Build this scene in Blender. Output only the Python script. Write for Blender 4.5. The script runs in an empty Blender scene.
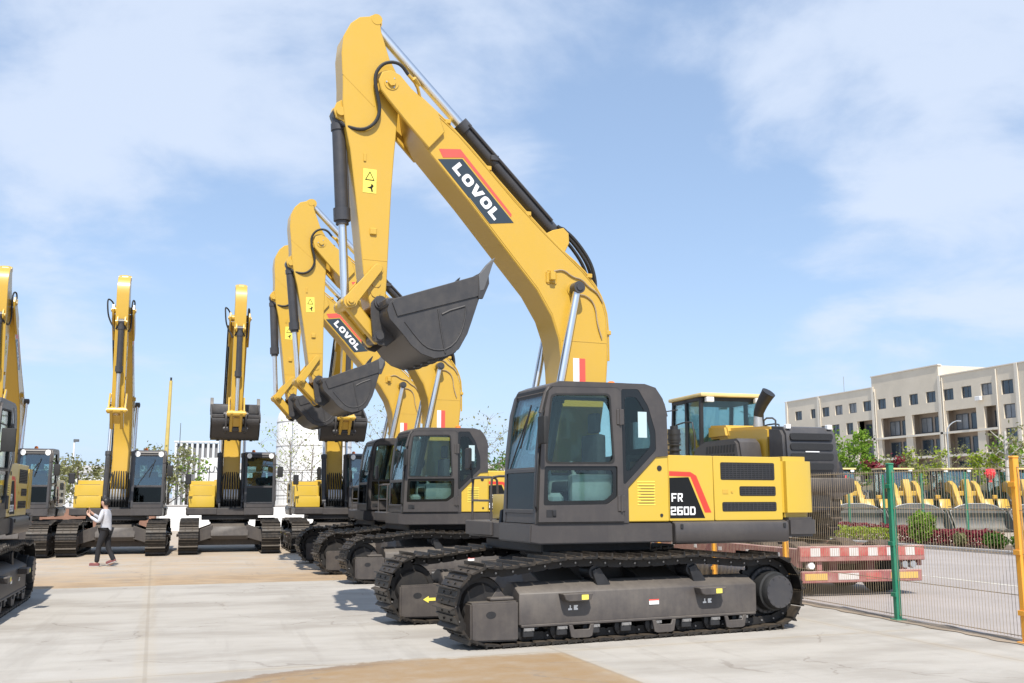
import bpy, bmesh, math, random
from math import radians as R, sin, cos, pi
from mathutils import Vector, Matrix, noise
rnd = random.Random(7)
scene = bpy.context.scene
COL = scene.collection

# ------------------------------------------------------------------ materials
def new_mat(name):
    m = bpy.data.materials.new(name); m.use_nodes = True
    nt = m.node_tree; nt.nodes.clear()
    out = nt.nodes.new('ShaderNodeOutputMaterial')
    return m, nt, out

def mat(name, col, rough=.5, metal=0., var=.10, scale=3., bump=0., bscale=60., coat=0., emit=None, spec=.5):
    """painted / plain surface with soft procedural unevenness"""
    m, nt, out = new_mat(name)
    p = nt.nodes.new('ShaderNodeBsdfPrincipled')
    p.inputs['Roughness'].default_value = rough
    p.inputs['Metallic'].default_value = metal
    p.inputs['Specular IOR Level'].default_value = spec
    p.inputs['Coat Weight'].default_value = coat
    p.inputs['Coat Roughness'].default_value = .12
    tc = nt.nodes.new('ShaderNodeTexCoord')
    n = nt.nodes.new('ShaderNodeTexNoise'); n.inputs['Scale'].default_value = scale
    n.inputs['Detail'].default_value = 5; n.inputs['Roughness'].default_value = .65
    nt.links.new(tc.outputs['Object'], n.inputs['Vector'])
    r = nt.nodes.new('ShaderNodeValToRGB')
    c = Vector(col[:3])
    lo = c*(1-var); hi = c*(1+var*.6)
    r.color_ramp.elements[0].position = .3; r.color_ramp.elements[0].color = (*lo, 1)
    r.color_ramp.elements[1].position = .7; r.color_ramp.elements[1].color = (*[min(1, x) for x in hi], 1)
    nt.links.new(n.outputs['Fac'], r.inputs['Fac'])
    nt.links.new(r.outputs['Color'], p.inputs['Base Color'])
    if bump:
        n2 = nt.nodes.new('ShaderNodeTexNoise'); n2.inputs['Scale'].default_value = bscale; n2.inputs['Detail'].default_value = 4
        nt.links.new(tc.outputs['Object'], n2.inputs['Vector'])
        b = nt.nodes.new('ShaderNodeBump'); b.inputs['Strength'].default_value = bump; b.inputs['Distance'].default_value = .02
        nt.links.new(n2.outputs['Fac'], b.inputs['Height']); nt.links.new(b.outputs['Normal'], p.inputs['Normal'])
    if emit:
        p.inputs['Emission Color'].default_value = (*emit[:3], 1); p.inputs['Emission Strength'].default_value = emit[3]
    nt.links.new(p.outputs['BSDF'], out.inputs['Surface'])
    return m

def glass_mat(name, tint, refl=.12, rough=.02):
    m, nt, out = new_mat(name)
    tr = nt.nodes.new('ShaderNodeBsdfTransparent'); tr.inputs['Color'].default_value = (*tint, 1)
    gl = nt.nodes.new('ShaderNodeBsdfGlossy'); gl.inputs['Roughness'].default_value = rough
    gl.inputs['Color'].default_value = (.95, 1, 1, 1)
    lw = nt.nodes.new('ShaderNodeLayerWeight'); lw.inputs['Blend'].default_value = .35
    ma = nt.nodes.new('ShaderNodeMath'); ma.operation = 'MULTIPLY_ADD'
    ma.inputs[1].default_value = .6; ma.inputs[2].default_value = refl
    nt.links.new(lw.outputs['Fresnel'], ma.inputs[0])
    cl = nt.nodes.new('ShaderNodeClamp'); nt.links.new(ma.outputs[0], cl.inputs[0])
    mx = nt.nodes.new('ShaderNodeMixShader')
    nt.links.new(cl.outputs[0], mx.inputs[0]); nt.links.new(tr.outputs[0], mx.inputs[1]); nt.links.new(gl.outputs[0], mx.inputs[2])
    nt.links.new(mx.outputs[0], out.inputs['Surface'])
    return m

def leaf_mat(name, c1, c2, trans=.35):
    m, nt, out = new_mat(name)
    d = nt.nodes.new('ShaderNodeBsdfDiffuse'); t = nt.nodes.new('ShaderNodeBsdfTranslucent')
    tc = nt.nodes.new('ShaderNodeTexCoord')
    n = nt.nodes.new('ShaderNodeTexNoise'); n.inputs['Scale'].default_value = 2.2; n.inputs['Detail'].default_value = 6
    nt.links.new(tc.outputs['Object'], n.inputs['Vector'])
    r = nt.nodes.new('ShaderNodeValToRGB')
    r.color_ramp.elements[0].position = .35; r.color_ramp.elements[0].color = (*c1, 1)
    r.color_ramp.elements[1].position = .65; r.color_ramp.elements[1].color = (*c2, 1)
    nt.links.new(n.outputs['Fac'], r.inputs['Fac'])
    nt.links.new(r.outputs[0], d.inputs[0]); nt.links.new(r.outputs[0], t.inputs[0])
    mx = nt.nodes.new('ShaderNodeMixShader'); mx.inputs[0].default_value = trans
    nt.links.new(d.outputs[0], mx.inputs[1]); nt.links.new(t.outputs[0], mx.inputs[2])
    nt.links.new(mx.outputs[0], out.inputs['Surface'])
    return m

def dusty_paint(name, col, dust=(.42, .36, .28), rough=.4, amount=.35, coat=0., scale=2.4, metal=0.):
    """paint with a film of yard dust gathered in patches and on upward faces"""
    m, nt, out = new_mat(name)
    p = nt.nodes.new('ShaderNodeBsdfPrincipled'); p.inputs['Coat Weight'].default_value = coat
    p.inputs['Coat Roughness'].default_value = .15; p.inputs['Metallic'].default_value = metal
    tc = nt.nodes.new('ShaderNodeTexCoord'); ge = nt.nodes.new('ShaderNodeNewGeometry')
    n = nt.nodes.new('ShaderNodeTexNoise'); n.inputs['Scale'].default_value = scale; n.inputs['Detail'].default_value = 8; n.inputs['Roughness'].default_value = .7
    nt.links.new(tc.outputs['Object'], n.inputs['Vector'])
    mpz = nt.nodes.new('ShaderNodeMapping'); mpz.inputs['Scale'].default_value = (7, 7, .9); nt.links.new(tc.outputs['Object'], mpz.inputs[0])
    n3 = nt.nodes.new('ShaderNodeTexNoise'); n3.inputs['Scale'].default_value = 2.2; n3.inputs['Detail'].default_value = 4; nt.links.new(mpz.outputs[0], n3.inputs['Vector'])
    sx = nt.nodes.new('ShaderNodeSeparateXYZ'); nt.links.new(ge.outputs['Normal'], sx.inputs[0])
    up = nt.nodes.new('ShaderNodeMath'); up.operation = 'MULTIPLY_ADD'; up.inputs[1].default_value = .28; up.inputs[2].default_value = -.30
    nt.links.new(sx.outputs['Z'], up.inputs[0])
    ad = nt.nodes.new('ShaderNodeMath'); ad.operation = 'ADD'; nt.links.new(up.outputs[0], ad.inputs[0]); av = nt.nodes.new('ShaderNodeMath'); av.operation = 'MULTIPLY_ADD'; av.inputs[1].default_value = .22; nt.links.new(n3.outputs['Fac'], av.inputs[0])
    sc_ = nt.nodes.new('ShaderNodeMath'); sc_.operation = 'MULTIPLY'; sc_.inputs[1].default_value = .82; nt.links.new(n.outputs['Fac'], sc_.inputs[0]); nt.links.new(sc_.outputs[0], av.inputs[2]); nt.links.new(av.outputs[0], ad.inputs[1])
    mr = nt.nodes.new('ShaderNodeMapRange'); mr.inputs[1].default_value = .15; mr.inputs[2].default_value = .6; mr.inputs[3].default_value = 0; mr.inputs[4].default_value = amount
    nt.links.new(ad.outputs[0], mr.inputs[0])
    mx = nt.nodes.new('ShaderNodeMix'); mx.data_type = 'RGBA'
    nt.links.new(mr.outputs[0], mx.inputs[0]); mx.inputs[6].default_value = (*col, 1); mx.inputs[7].default_value = (*dust, 1)
    nt.links.new(mx.outputs[2], p.inputs['Base Color'])
    rr = nt.nodes.new('ShaderNodeMath'); rr.operation = 'MULTIPLY_ADD'; rr.inputs[1].default_value = .6; rr.inputs[2].default_value = rough
    nt.links.new(mr.outputs[0], rr.inputs[0]); nt.links.new(rr.outputs[0], p.inputs['Roughness'])
    nt.links.new(p.outputs[0], out.inputs['Surface'])
    return m

M = {}
M['body'] = dusty_paint('yellow body sky tint', (.60, .405, .046), rough=.30, amount=.10, coat=.45)  # one yellow in two tints; sky reflection's hue difference put into the colours
M['boom'] = dusty_paint('yellow boom sky tint', (.57, .352, .044), rough=.34, amount=.09, coat=.30)
M['grey'] = dusty_paint('warm grey paint', (.056, .050, .049), rough=.40, amount=.11, coat=.1)
M['frame'] = dusty_paint('track frame grey paint', (.064, .056, .053), rough=.48, amount=.20)
M['bucket'] = dusty_paint('bucket grey paint', (.044, .042, .043), rough=.42, amount=.10, scale=5)
M['dark'] = mat('black parts', (.022, .022, .024), .5, 0, .3, 8)
M['track'] = dusty_paint('worn track steel', (.015, .0135, .0125), (.17, .13, .09), .42, .46, scale=9, metal=.2)
M['chain'] = dusty_paint('track chain', (.014, .013, .013), (.10, .08, .06), .6, .25, scale=9)  # near-black; shade inside the crawler put into chain and idler colour
M['pin'] = mat('worn pin ends', (.34, .33, .32), .4, .6)
M['chrome'] = mat('chromed rod', (.86, .86, .86), .30, 1., .04)
M['cyl'] = dusty_paint('cylinder grey paint', (.045, .045, .050), rough=.35, amount=.12)
M['rubber'] = mat('black rubber', (.018, .018, .018), .65, 0, .3, 10)
M['glass'] = glass_mat('cab glass', (.80, .90, .89), .012)
M['wind'] = glass_mat('windscreen glass', (.55, .70, .72), .10)
M['smoke'] = glass_mat('dark glass', (.50, .58, .57), .01)
M['dusk'] = glass_mat('deep tinted glass', (.12, .15, .15), .0)
M['cream'] = mat('cream roof paint', (.72, .56, .25), .5)
M['blackglass'] = mat('black glass edging', (.012, .013, .014), .12, 0, .1)
M['seat'] = mat('seat fabric', (.075, .08, .085), .8, 0, .2, 20)
M['inside'] = mat('cab interior plastic', (.10, .11, .105), .6, 0, .2, 6)
M['pale'] = mat('brightened interior trim', (.42, .46, .43), .5, 0, .15, 6)  # interior paled; light coming through the glass is put into this colour
M['white'] = mat('white vinyl', (.80, .80, .79), .4, 0, .03)
M['black'] = mat('black vinyl', (.010, .011, .012), .6, 0, .1, spec=.2)
M['navy'] = mat('dark slate vinyl', (.035, .050, .065), .35, 0, .1)
M['red'] = mat('red vinyl', (.72, .055, .035), .4, 0, .06)
M['coral'] = mat('coral red vinyl', (.78, .10, .075), .4, 0, .06)
M['labely'] = mat('yellow label', (.85, .72, .12), .4, 0, .04)
M['orange'] = mat('orange plastic', (.85, .22, .03), .35, 0, .05)
M['lamp'] = mat('lamp lens', (.85, .86, .85), .15, 0, .05)
M['mesh'] = mat('black grille mesh', (.030, .030, .031), .5, .3, .3, 90, .3, 200)
M['tooth'] = dusty_paint('tooth steel', (.16, .155, .15), rough=.4, amount=.2, metal=.5)
M['conc_white'] = mat('white render', (.78, .77, .75), .8, 0, .08, .6)
M['skin'] = mat('skin', (.56, .34, .25), .55, 0, .08, 9)
M['knit'] = mat('light grey knit', (.50, .51, .55), .9, 0, .15, 14, .3, 90)
M['trouser'] = mat('black cloth', (.014, .014, .017), .85, 0, .2, 12)
M['hair'] = mat('black hair', (.012, .010, .010), .5, 0, .2, 30)
M['tyre'] = dusty_paint('tyre rubber', (.022, .021, .020), (.22, .15, .10), .7, .45, scale=5)
M['galv'] = mat('galvanised steel', (.45, .46, .47), .45, .6)
M['fgreen'] = dusty_paint('green fence paint', (.012, .20, .11), rough=.4, amount=.2)
M['forange'] = dusty_paint('orange fence paint', (.80, .36, .035), rough=.45, amount=.2)
M['wire'] = mat('tan coated wire', (.40, .31, .20), .5, .1, .2, 10)
M['wgreen'] = mat('dull green wire', (.10, .20, .15), .6)
M['tred'] = dusty_paint('faded red trailer paint', (.30, .10, .095), (.48, .35, .31), .75, 1.0, scale=4)
M['dullred'] = dusty_paint('dusty red stripe', (.42, .085, .075), (.48, .36, .30), .7, .8, scale=6)
M['dullwhite'] = dusty_paint('dusty white stripe', (.60, .56, .53), (.42, .33, .27), .7, .7, scale=6)
M['shoe'] = mat('dull red canvas', (.20, .07, .07), .8)
M['curtain'] = mat('drawn curtain behind glass', (.24, .25, .26), .3, 0, .3, .8)
M['rust'] = dusty_paint('rusty steel', (.10, .055, .035), (.26, .16, .10), .75, .7, scale=6)
M['plank'] = mat('worn deck planks', (.20, .14, .10), .85, 0, .4, 4, .4, 30)
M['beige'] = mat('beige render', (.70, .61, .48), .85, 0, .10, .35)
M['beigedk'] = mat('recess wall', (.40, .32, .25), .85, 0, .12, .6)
M['trim'] = mat('pale trim', (.74, .67, .56), .8, 0, .06, .5)
M['winglass'] = mat('window panes', (.045, .065, .085), .12, 0, .5, .35, spec=.7)
M['winframe'] = mat('window frame', (.10, .11, .12), .5)
M['bark'] = mat('bark', (.11, .085, .065), .9, 0, .35, 9, .5, 40)
M['birch'] = mat('whitewashed bark', (.50, .48, .44), .9, 0, .2, 5, .3, 40)
M['leaf'] = leaf_mat('fresh leaves', (.10, .20, .025), (.25, .38, .06))
M['leafd'] = leaf_mat('deep green leaves', (.045, .11, .02), (.12, .22, .04))
M['leafy'] = leaf_mat('yellow green leaves', (.20, .28, .03), (.36, .42, .06))
M['leafo'] = leaf_mat('olive spring leaves', (.17, .18, .08), (.30, .30, .14))
M['leafr'] = leaf_mat('maroon leaves', (.12, .022, .035), (.30, .06, .075), .2)
M['kerb'] = mat('kerb concrete', (.42, .40, .38), .85, 0, .15, 2, .3, 40)
M['corr'] = mat('white corrugated cladding', (.62, .63, .63), .5, 0, .08, 1)
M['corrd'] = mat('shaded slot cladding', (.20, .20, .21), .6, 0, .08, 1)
M['ypost'] = mat('yellow mast paint', (.55, .42, .13), .6)
M['brick'] = mat('brown brickwork', (.24, .13, .09), .9, 0, .25, 2, .4, 30)
M['greybark'] = mat('pale grey bark', (.24, .21, .18), .9, 0, .25, 8)

# ------------------------------------------------------------------ mesh builder
class MB:
    def __init__(s): s.v = []; s.f = []; s.m = []
    def add(s, vs, fs, mi=0):
        o = len(s.v); s.v += [tuple(p) for p in vs]
        for f in fs: s.f.append(tuple(i+o for i in f)); s.m.append(mi)
    def from_bm(s, bm, mi=0):
        bm.verts.index_update(); o = len(s.v)
        s.v += [tuple(v.co) for v in bm.verts]
        for f in bm.faces: s.f.append(tuple(v.index+o for v in f.verts)); s.m.append(mi)
        bm.free()
    def box(s, x0, x1, y0, y1, z0, z1, b=0., mi=0, rot=None, seg=1):
        bm = bmesh.new()
        vs = [bm.verts.new((x, y, z)) for x in (x0, x1) for y in (y0, y1) for z in (z0, z1)]
        for q in ((0,1,3,2),(4,6,7,5),(0,4,5,1),(2,3,7,6),(0,2,6,4),(1,5,7,3)): bm.faces.new([vs[i] for i in q])
        if b > 0: bmesh.ops.bevel(bm, geom=bm.edges[:], offset=b, segments=seg, affect='EDGES', profile=.6)
        if rot is not None: bm.transform(rot)
        s.from_bm(bm, mi)
    def prism(s, poly, a0, a1, axis='y', b=0., mi=0, holes=(), seg=1):
        """extrude a closed outline [(p,q)...] along an axis. axis y: (x,z); x: (y,z); z: (x,y)"""
        def P(p, q, a):
            return {'y': (p, a, q), 'x': (a, p, q), 'z': (p, q, a)}[axis]
        bm = bmesh.new()
        if holes:
            es = []
            for lp in [poly]+list(holes):
                vs = [bm.verts.new(P(p, q, a0)) for p, q in lp]
                es += [bm.edges.new((vs[i], vs[(i+1) % len(vs)])) for i in range(len(vs))]
            bmesh.ops.triangle_fill(bm, use_beauty=True, use_dissolve=False, edges=es)
            fs = bm.faces[:]
        else:
            vs = [bm.verts.new(P(p, q, a0)) for p, q in poly]
            fs = [bm.faces.new(vs)]
        r = bmesh.ops.extrude_face_region(bm, geom=fs)
        d = {'y': Vector((0, a1-a0, 0)), 'x': Vector((a1-a0, 0, 0)), 'z': Vector((0, 0, a1-a0))}[axis]
        bmesh.ops.translate(bm, vec=d, verts=[e for e in r['geom'] if isinstance(e, bmesh.types.BMVert)])
        bmesh.ops.recalc_face_normals(bm, faces=bm.faces[:])
        if b > 0:
            # bevel only the rims (edges lying in the two cap planes)
            rims = [e for e in bm.edges if len(e.link_faces) == 2 and e.calc_face_angle(0) > R(60)]
            bmesh.ops.bevel(bm, geom=rims, offset=b, segments=seg, affect='EDGES', clamp_overlap=True)
        s.from_bm(bm, mi)
    def cyl(s, p0, p1, r0, r1=None, n=16, mi=0, caps=True):
        p0 = Vector(p0); p1 = Vector(p1); r1 = r0 if r1 is None else r1
        d = (p1-p0).normalized(); u = d.orthogonal().normalized(); w = d.cross(u)
        vs = []
        for p, r in ((p0, r0), (p1, r1)):
            for i in range(n):
                a = 2*pi*i/n; vs.append(p+u*(r*cos(a))+w*(r*sin(a)))
        fs = [(i, (i+1) % n, n+(i+1) % n, n+i) for i in range(n)]
        if caps: fs += [tuple(range(n-1, -1, -1)), tuple(range(n, 2*n))]
        s.add(vs, fs, mi)
    def tube(s, pts, r, n=8, mi=0, smooth=0, closed=False, taper=None):
        pts = [Vector(p) for p in pts]
        for _ in range(smooth):
            q = [pts[0]]
            for a, b in zip(pts, pts[1:]): q += [a.lerp(b, .25), a.lerp(b, .75)]
            q.append(pts[-1]); pts = q
        m = len(pts); vs = []; u = None
        for i, p in enumerate(pts):
            a = pts[(i-1) % m] if closed else pts[max(i-1, 0)]
            b = pts[(i+1) % m] if closed else pts[min(i+1, m-1)]
            d = (b-a).normalized()
            u = d.orthogonal().normalized() if u is None else (u-d*u.dot(d)).normalized()
            w = d.cross(u)
            rr = r if taper is None else r+(taper-r)*i/max(1, m-1)
            for k in range(n):
                t = 2*pi*k/n; vs.append(p+u*(rr*cos(t))+w*(rr*sin(t)))
        fs = []
        for i in range(m if closed else m-1):
            j = (i+1) % m
            for k in range(n): fs.append((i*n+k, i*n+(k+1) % n, j*n+(k+1) % n, j*n+k))
        if not closed: fs += [tuple(range(n-1, -1, -1)), tuple(range((m-1)*n, m*n))]
        s.add(vs, fs, mi)
    def lathe(s, prof, c, axis='y', n=24, mi=0):
        """prof [(a along axis, radius)]"""
        vs = []
        for a, r in prof:
            for k in range(n):
                t = 2*pi*k/n; p, q = r*cos(t), r*sin(t)
                vs.append({'y': (c[0]+p, c[1]+a, c[2]+q), 'x': (c[0]+a, c[1]+p, c[2]+q), 'z': (c[0]+p, c[1]+q, c[2]+a)}[axis])
        fs = [(i*n+k, i*n+(k+1) % n, (i+1)*n+(k+1) % n, (i+1)*n+k) for i in range(len(prof)-1) for k in range(n)]
        if prof[0][1] > 1e-4: fs.append(tuple(range(n-1, -1, -1)))
        if prof[-1][1] > 1e-4: fs.append(tuple(range((len(prof)-1)*n, len(prof)*n)))
        s.add(vs, fs, mi)
    def quad(s, a, b, c, d, mi=0): s.add([a, b, c, d], [(0, 1, 2, 3)], mi)
    def build(s, name, mats, parent=None, loc=None, smooth=35, recalc=True):
        me = bpy.data.meshes.new(name); me.from_pydata(s.v, [], s.f)
        if recalc and len(s.f) < 60000:
            bm = bmesh.new(); bm.from_mesh(me); bmesh.ops.recalc_face_normals(bm, faces=bm.faces[:]); bm.to_mesh(me); bm.free()
        for m in (mats if isinstance(mats, (list, tuple)) else [mats]): me.materials.append(m)
        if len(me.polygons) == len(s.m): me.polygons.foreach_set('material_index', s.m)
        if smooth:
            me.polygons.foreach_set('use_smooth', [True]*len(me.polygons)); me.set_sharp_from_angle(angle=R(smooth))
        me.update()
        o = bpy.data.objects.new(name, me); COL.objects.link(o)
        if parent is not None: o.parent = parent
        if loc is not None: o.location = loc
        return o

def empty(name, loc=(0, 0, 0), rz=0., parent=None):
    o = bpy.data.objects.new(name, None); COL.objects.link(o); o.location = loc; o.rotation_euler = (0, 0, rz)
    o.empty_display_size = .3
    if parent is not None: o.parent = parent
    return o
def tag(o, label=None, cat=None, group=None, kind=None):
    if label: o['label'] = label
    if cat: o['category'] = cat
    if group: o['group'] = group
    if kind: o['kind'] = kind
    return o
def copy_tree(o, parent=None, skip=()):
    c = o.copy(); COL.objects.link(c); c.parent = parent
    for ch in list(o.children):
        if ch.name.split('.')[0] in skip: continue
        copy_tree(ch, c, skip)
    return c
def text_mesh(txt, size, bold=0.):
    cu = bpy.data.curves.new('lettering', 'FONT'); cu.body = txt; cu.size = size; cu.offset = bold; cu.extrude = .0012
    to = bpy.data.objects.new('lettering', cu); COL.objects.link(to)
    dg = bpy.context.evaluated_depsgraph_get()
    me = bpy.data.meshes.new_from_object(to.evaluated_get(dg))
    bpy.data.objects.remove(to); bpy.data.curves.remove(cu)
    return me
def round_poly(pts, r, n=4):
    """round the corners of a polygon"""
    out = []
    m = len(pts)
    for i in range(m):
        p0, p, p1 = (Vector(pts[i-1]), Vector(pts[i]), Vector(pts[(i+1) % m]))
        a = (p0-p); b = (p1-p)
        rr = min(r, a.length*.45, b.length*.45)
        s0 = p+a.normalized()*rr; s1 = p+b.normalized()*rr
        for k in range(n+1):
            t = k/n; q = s0*(1-t)**2+p*(2*t*(1-t))+s1*t*t
            out.append((q.x, q.y))
    return out
def S(xc, yc):
    """turn (right of camera, ahead of camera) into the site's own axes: y runs along the fence"""
    a = R(15.7); return (xc*cos(a)+yc*sin(a), -xc*sin(a)+yc*cos(a))
M['paper'] = mat('pale blue paper sticker', (.45, .58, .60), .6, 0, .05)
EXPO = 0.27
# ------------------------------------------------------------------ excavator (x forward, y to its left, z up)
def mirror_y(poly): return [(p, q) for p, q in poly]

def track_path():
    pts = []
    pts += [(x, .035) for x in (1.75, 1.2, .6, 0, -.6, -1.2, -1.75)]
    c = (-2.13, .485); r = .455
    for a in (245, 225, 205, 185, 165, 145, 125, 105, 90): pts.append((c[0]+r*cos(R(a)), c[1]+r*sin(R(a))))
    pts += [(-1.75, .905), (-1.3, .955), (-.9, .975), (-.4, .955), (.1, .955), (.55, .985), (.95, .975), (1.35, .925), (1.7, .885)]
    c = (1.90, .475); r = .435
    for a in (82, 65, 45, 25, 5, -15, -35, -55, -72): pts.append((c[0]+r*cos(R(a)), c[1]+r*sin(R(a))))
    return pts

def resample(pts, n):
    P = [Vector(p) for p in pts]; P.append(P[0])
    L = [0]
    for a, b in zip(P, P[1:]): L.append(L[-1]+(b-a).length)
    out = []
    for k in range(n):
        t = L[-1]*k/n
        for i in range(len(P)-1):
            if L[i] <= t <= L[i+1]:
                f = (t-L[i])/max(1e-9, L[i+1]-L[i]); p = P[i].lerp(P[i+1], f)
                break
        out.append(p)
    return out

def make_track(root, s):
    """one crawler: shoes with triple grousers, and the chain inside them"""
    N = 52
    pts = resample(track_path(), N)
    ya, yb = (1.0, 1.6) if s > 0 else (-1.6, -1.0)
    sh = MB(); ch = MB()
    for i in range(N):
        a = pts[i]; b = pts[(i+1) % N]
        t = (b-a); L = t.length; t.normalize(); nrm = Vector((-t.y, t.x))
        # travelling order: bottom run goes backwards, so the outside is to the left of the direction of travel
        if True: nrm = Vector((t.y, -t.x)) if False else nrm
        o = a
        def P(u, w): q = o+t*u+nrm*w; return (q.x, q.y)
        prof = [(.002, -.004), (.002, .022), (.008, .060), (.022, .060), (.030, .020), (L*.45, .016), (L*.47, .036), (L*.53, .036), (L*.57, .016),
                (L-.035, .012), (L-.012, .008), (L-.006, .0), (L-.03, -.010), (.02, -.014)]
        sg = 1
        poly = [P(u, sg*w) for u, w in prof]
        yj = rnd.uniform(-.004, .004)
        sh.prism(poly, ya+yj, yb+yj, 'y')
        yc = 1.3*s
        for d in (-.11, .11):
            ch.prism([P(-.02, -.02), P(L*.98, -.02), P(L*1.0, -.085), P(L*.8, -.11), (P(L*.1, -.11)), P(-.03, -.085)], yc+d-.02, yc+d+.02, 'y')
        q = P(L*.1, -.062); ch.cyl((q[0], yc-.145, q[1]), (q[0], yc+.145, q[1]), .012, n=6, mi=1)
        for u in (.3, .75):
            for d in (-.11, .11):
                q = P(L*u, .028); q2 = P(L*u, .010); sh.cyl((q2[0], yc+d, q2[1]), (q[0], yc+d, q[1]), .015, n=6)
    t = sh.build('track', M['track'], root, smooth=0)
    ch.build('track_chain', [M['chain'], M['pin']], t, smooth=0)
    return t

def make_track_frame(root, s):
    f = MB()
    y = lambda q: q*s
    sec = [(y(1.12), .24), (y(1.555), .235), (y(1.56), .595), (y(1.36), .70), (y(1.20), .70), (y(1.06), .58), (y(1.06), .28)]
    f.prism(sec, -1.86, 1.52, 'x', b=.012)
    # lower lip that carries the rollers
    f.box(-1.83, 1.50, min(y(1.10), y(1.575)), max(y(1.10), y(1.575)), .215, .245, .006)
    fr = f.build('track_frame', M['frame'], root)
    c = MB()
    # idler cover at the front
    c.prism([(2.125, .085), (2.13, .515), (1.535, .52), (1.535, .07)], y(1.10), y(1.568), 'y', b=.02, seg=2)
    c.box(1.56, 1.86, *sorted((y(1.28), y(1.50))), .52, .56, .012)
    c.prism([(1.62, .55), (1.80, .55), (1.72, .66)], y(1.34), y(1.40), 'y', b=.004)
    co = c.build('idler_cover', M['frame'], fr)
    for yy in (1.569, 1.099):
        h = MB(); h.prism([(1.88+.062*cos(a*pi/8), .375+.040*sin(a*pi/8)) for a in range(16)], y(yy)-.001, y(yy)+.002, 'y')
        h.build('adjuster_hole', M['dark'], fr)
    a = MB()
    a.prism([(1.62, .30), (1.72, .30), (1.72, .275), (1.80, .32), (1.72, .365), (1.72, .34), (1.62, .34)], y(1.0975), y(1.0955), 'y')
    a.build('arrow_mark', M['labely'], fr)
    # idler wheel
    w = MB(); w.lathe([(-.12, .0), (-.12, .22), (-.08, .25), (-.08, .31), (-.04, .33), (.04, .33), (.08, .31), (.08, .25), (.12, .22), (.12, 0)], (1.93, y(1.27), .475), n=28)
    w.build('idler_wheel', M['chain'], root)  # dark colour stands in for the shade inside the crawler
    # final drive with bolts
    d = MB(); sg = s
    d.lathe([(0, .25), (0, .305), (.09*sg, .305), (.10*sg, .255), (.25*sg, .25), (.26*sg, .225), (.32*sg, .22), (.345*sg, .205), (.35*sg, .17), (.352*sg, 0)], (-2.18, y(1.28), .485), n=32)
    # sprocket teeth
    teeth = []
    for k in range(21*4):
        a = 2*pi*k/84; rr = .43 if k % 4 in (0, 1) else .375
        teeth.append((-2.17+rr*cos(a), .485+rr*sin(a)))
    d.prism(teeth, y(1.27), y(1.33), 'y')
    dr = d.build('final_drive', M['rubber'], root)
    for n_, r_, ya_, yb_, rb in ((24, .28, 1.362, 1.388, .014), (12, .19, 1.618, 1.642, .012)):
        b = MB(); yc_ = ya_+.010
        b.lathe([(0, r_-.016), (0, r_+.016), (.006*s, r_+.016), (.006*s, r_-.016)], (-2.18, y(yc_), .485), n=32)
        for k in range(n_):
            a = 2*pi*k/n_; p = (-2.18+r_*cos(a), .485+r_*sin(a)); b.cyl((p[0], y(ya_), p[1]), (p[0], y(yb_), p[1]), rb, n=6)
        b.build('bolt_ring', M['cyl'], dr, smooth=0)
    # bottom rollers, carrier rollers, guards
    for k in range(8):
        x = 1.40-k*.435
        r = MB(); r.lathe([(-.20, .0), (-.20, .06), (-.17, .115), (-.12, .12), (-.09, .095), (.09, .095), (.12, .12), (.17, .115), (.20, .06), (.20, 0)], (x, y(1.30), .155), n=16)
        r.box(x-.07, x+.07, *sorted((y(1.50), y(1.555))), .10, .215, .01)
        r.build('bottom_roller', M['dark'], root)
        q = MB()
        q.box(x-.065, x+.065, *sorted((y(1.553), y(1.562))), .172, .208)
        for dx in (-.045, .045): q.cyl((x+dx, y(1.55), .19), (x+dx, y(1.572), .19), .013, n=6)
        q.build('roller_bolt', M['pin'], root, smooth=0)
    for x in (.72, -.43, -1.5):
        g = MB()
        g.prism([(x-.17, .215), (x-.14, .08), (x-.10, .065), (x+.10, .065), (x+.14, .08), (x+.17, .215), (x+.12, .215), (x+.10, .16), (x-.10, .16), (x-.12, .215)], y(1.558), y(1.585), 'y', b=.004)
        g.build('roller_guard', M['frame'], root)
    for x in (.45, -.95):
        g = MB(); g.lathe([(-.13, 0), (-.13, .08), (.13, .08), (.13, 0)], (x, y(1.30), .80), n=14)
        g.prism([(x-.16, .60), (x-.02, .62), (x+.05, .82), (x-.05, .86), (x-.20, .66)], y(1.17), y(1.56-.10), 'y', b=.006)
        g.build('carrier_roller', M['dark'], root)
    for x in (.82, -1.09):
        st = MB()
        st.prism([(x-.20, .585), (x-.17, .515), (x-.12, .495), (x+.12, .495), (x+.17, .515), (x+.20, .585)], y(1.556), y(1.70), 'y', b=.008)
        so = st.build('step', M['frame'], fr)
        l = MB(); l.box(x-.13, x-.04, *sorted((y(1.699), y(1.7025))), .512, .568); l.build('step_label', M['labely'], fr, smooth=0)
        i = MB()
        for dx, pl in ((.02, [(0, 0), (.05, 0), (.05, .02), (.03, .02), (.03, .055), (.015, .055), (.015, .02), (0, .02)]), (-.06, [(0, 0), (.055, 0), (.055, .055), (.0, .055), (.0, .04), (.02, .03), (0, .015)])):
            i.prism([(x+dx+p, .385+q) for p, q in pl], y(1.5625), y(1.5655), 'y')
        i.build('hook_symbol', M['white'], fr, smooth=0)
    l = MB(); yy = sorted((y(1.5625), y(1.565)))
    l.box(-.37, -.23, *yy, .40, .445, mi=0); l.box(-.37, -.23, *yy, .445, .462, mi=1)
    l.build('frame_label', [M['white'], M['coral']], fr, smooth=0)
    return fr

def slab_decal(poly, yy, mi, mb, t=.0025): mb.prism(poly, yy, yy+t, 'y', mi=mi)

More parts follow.
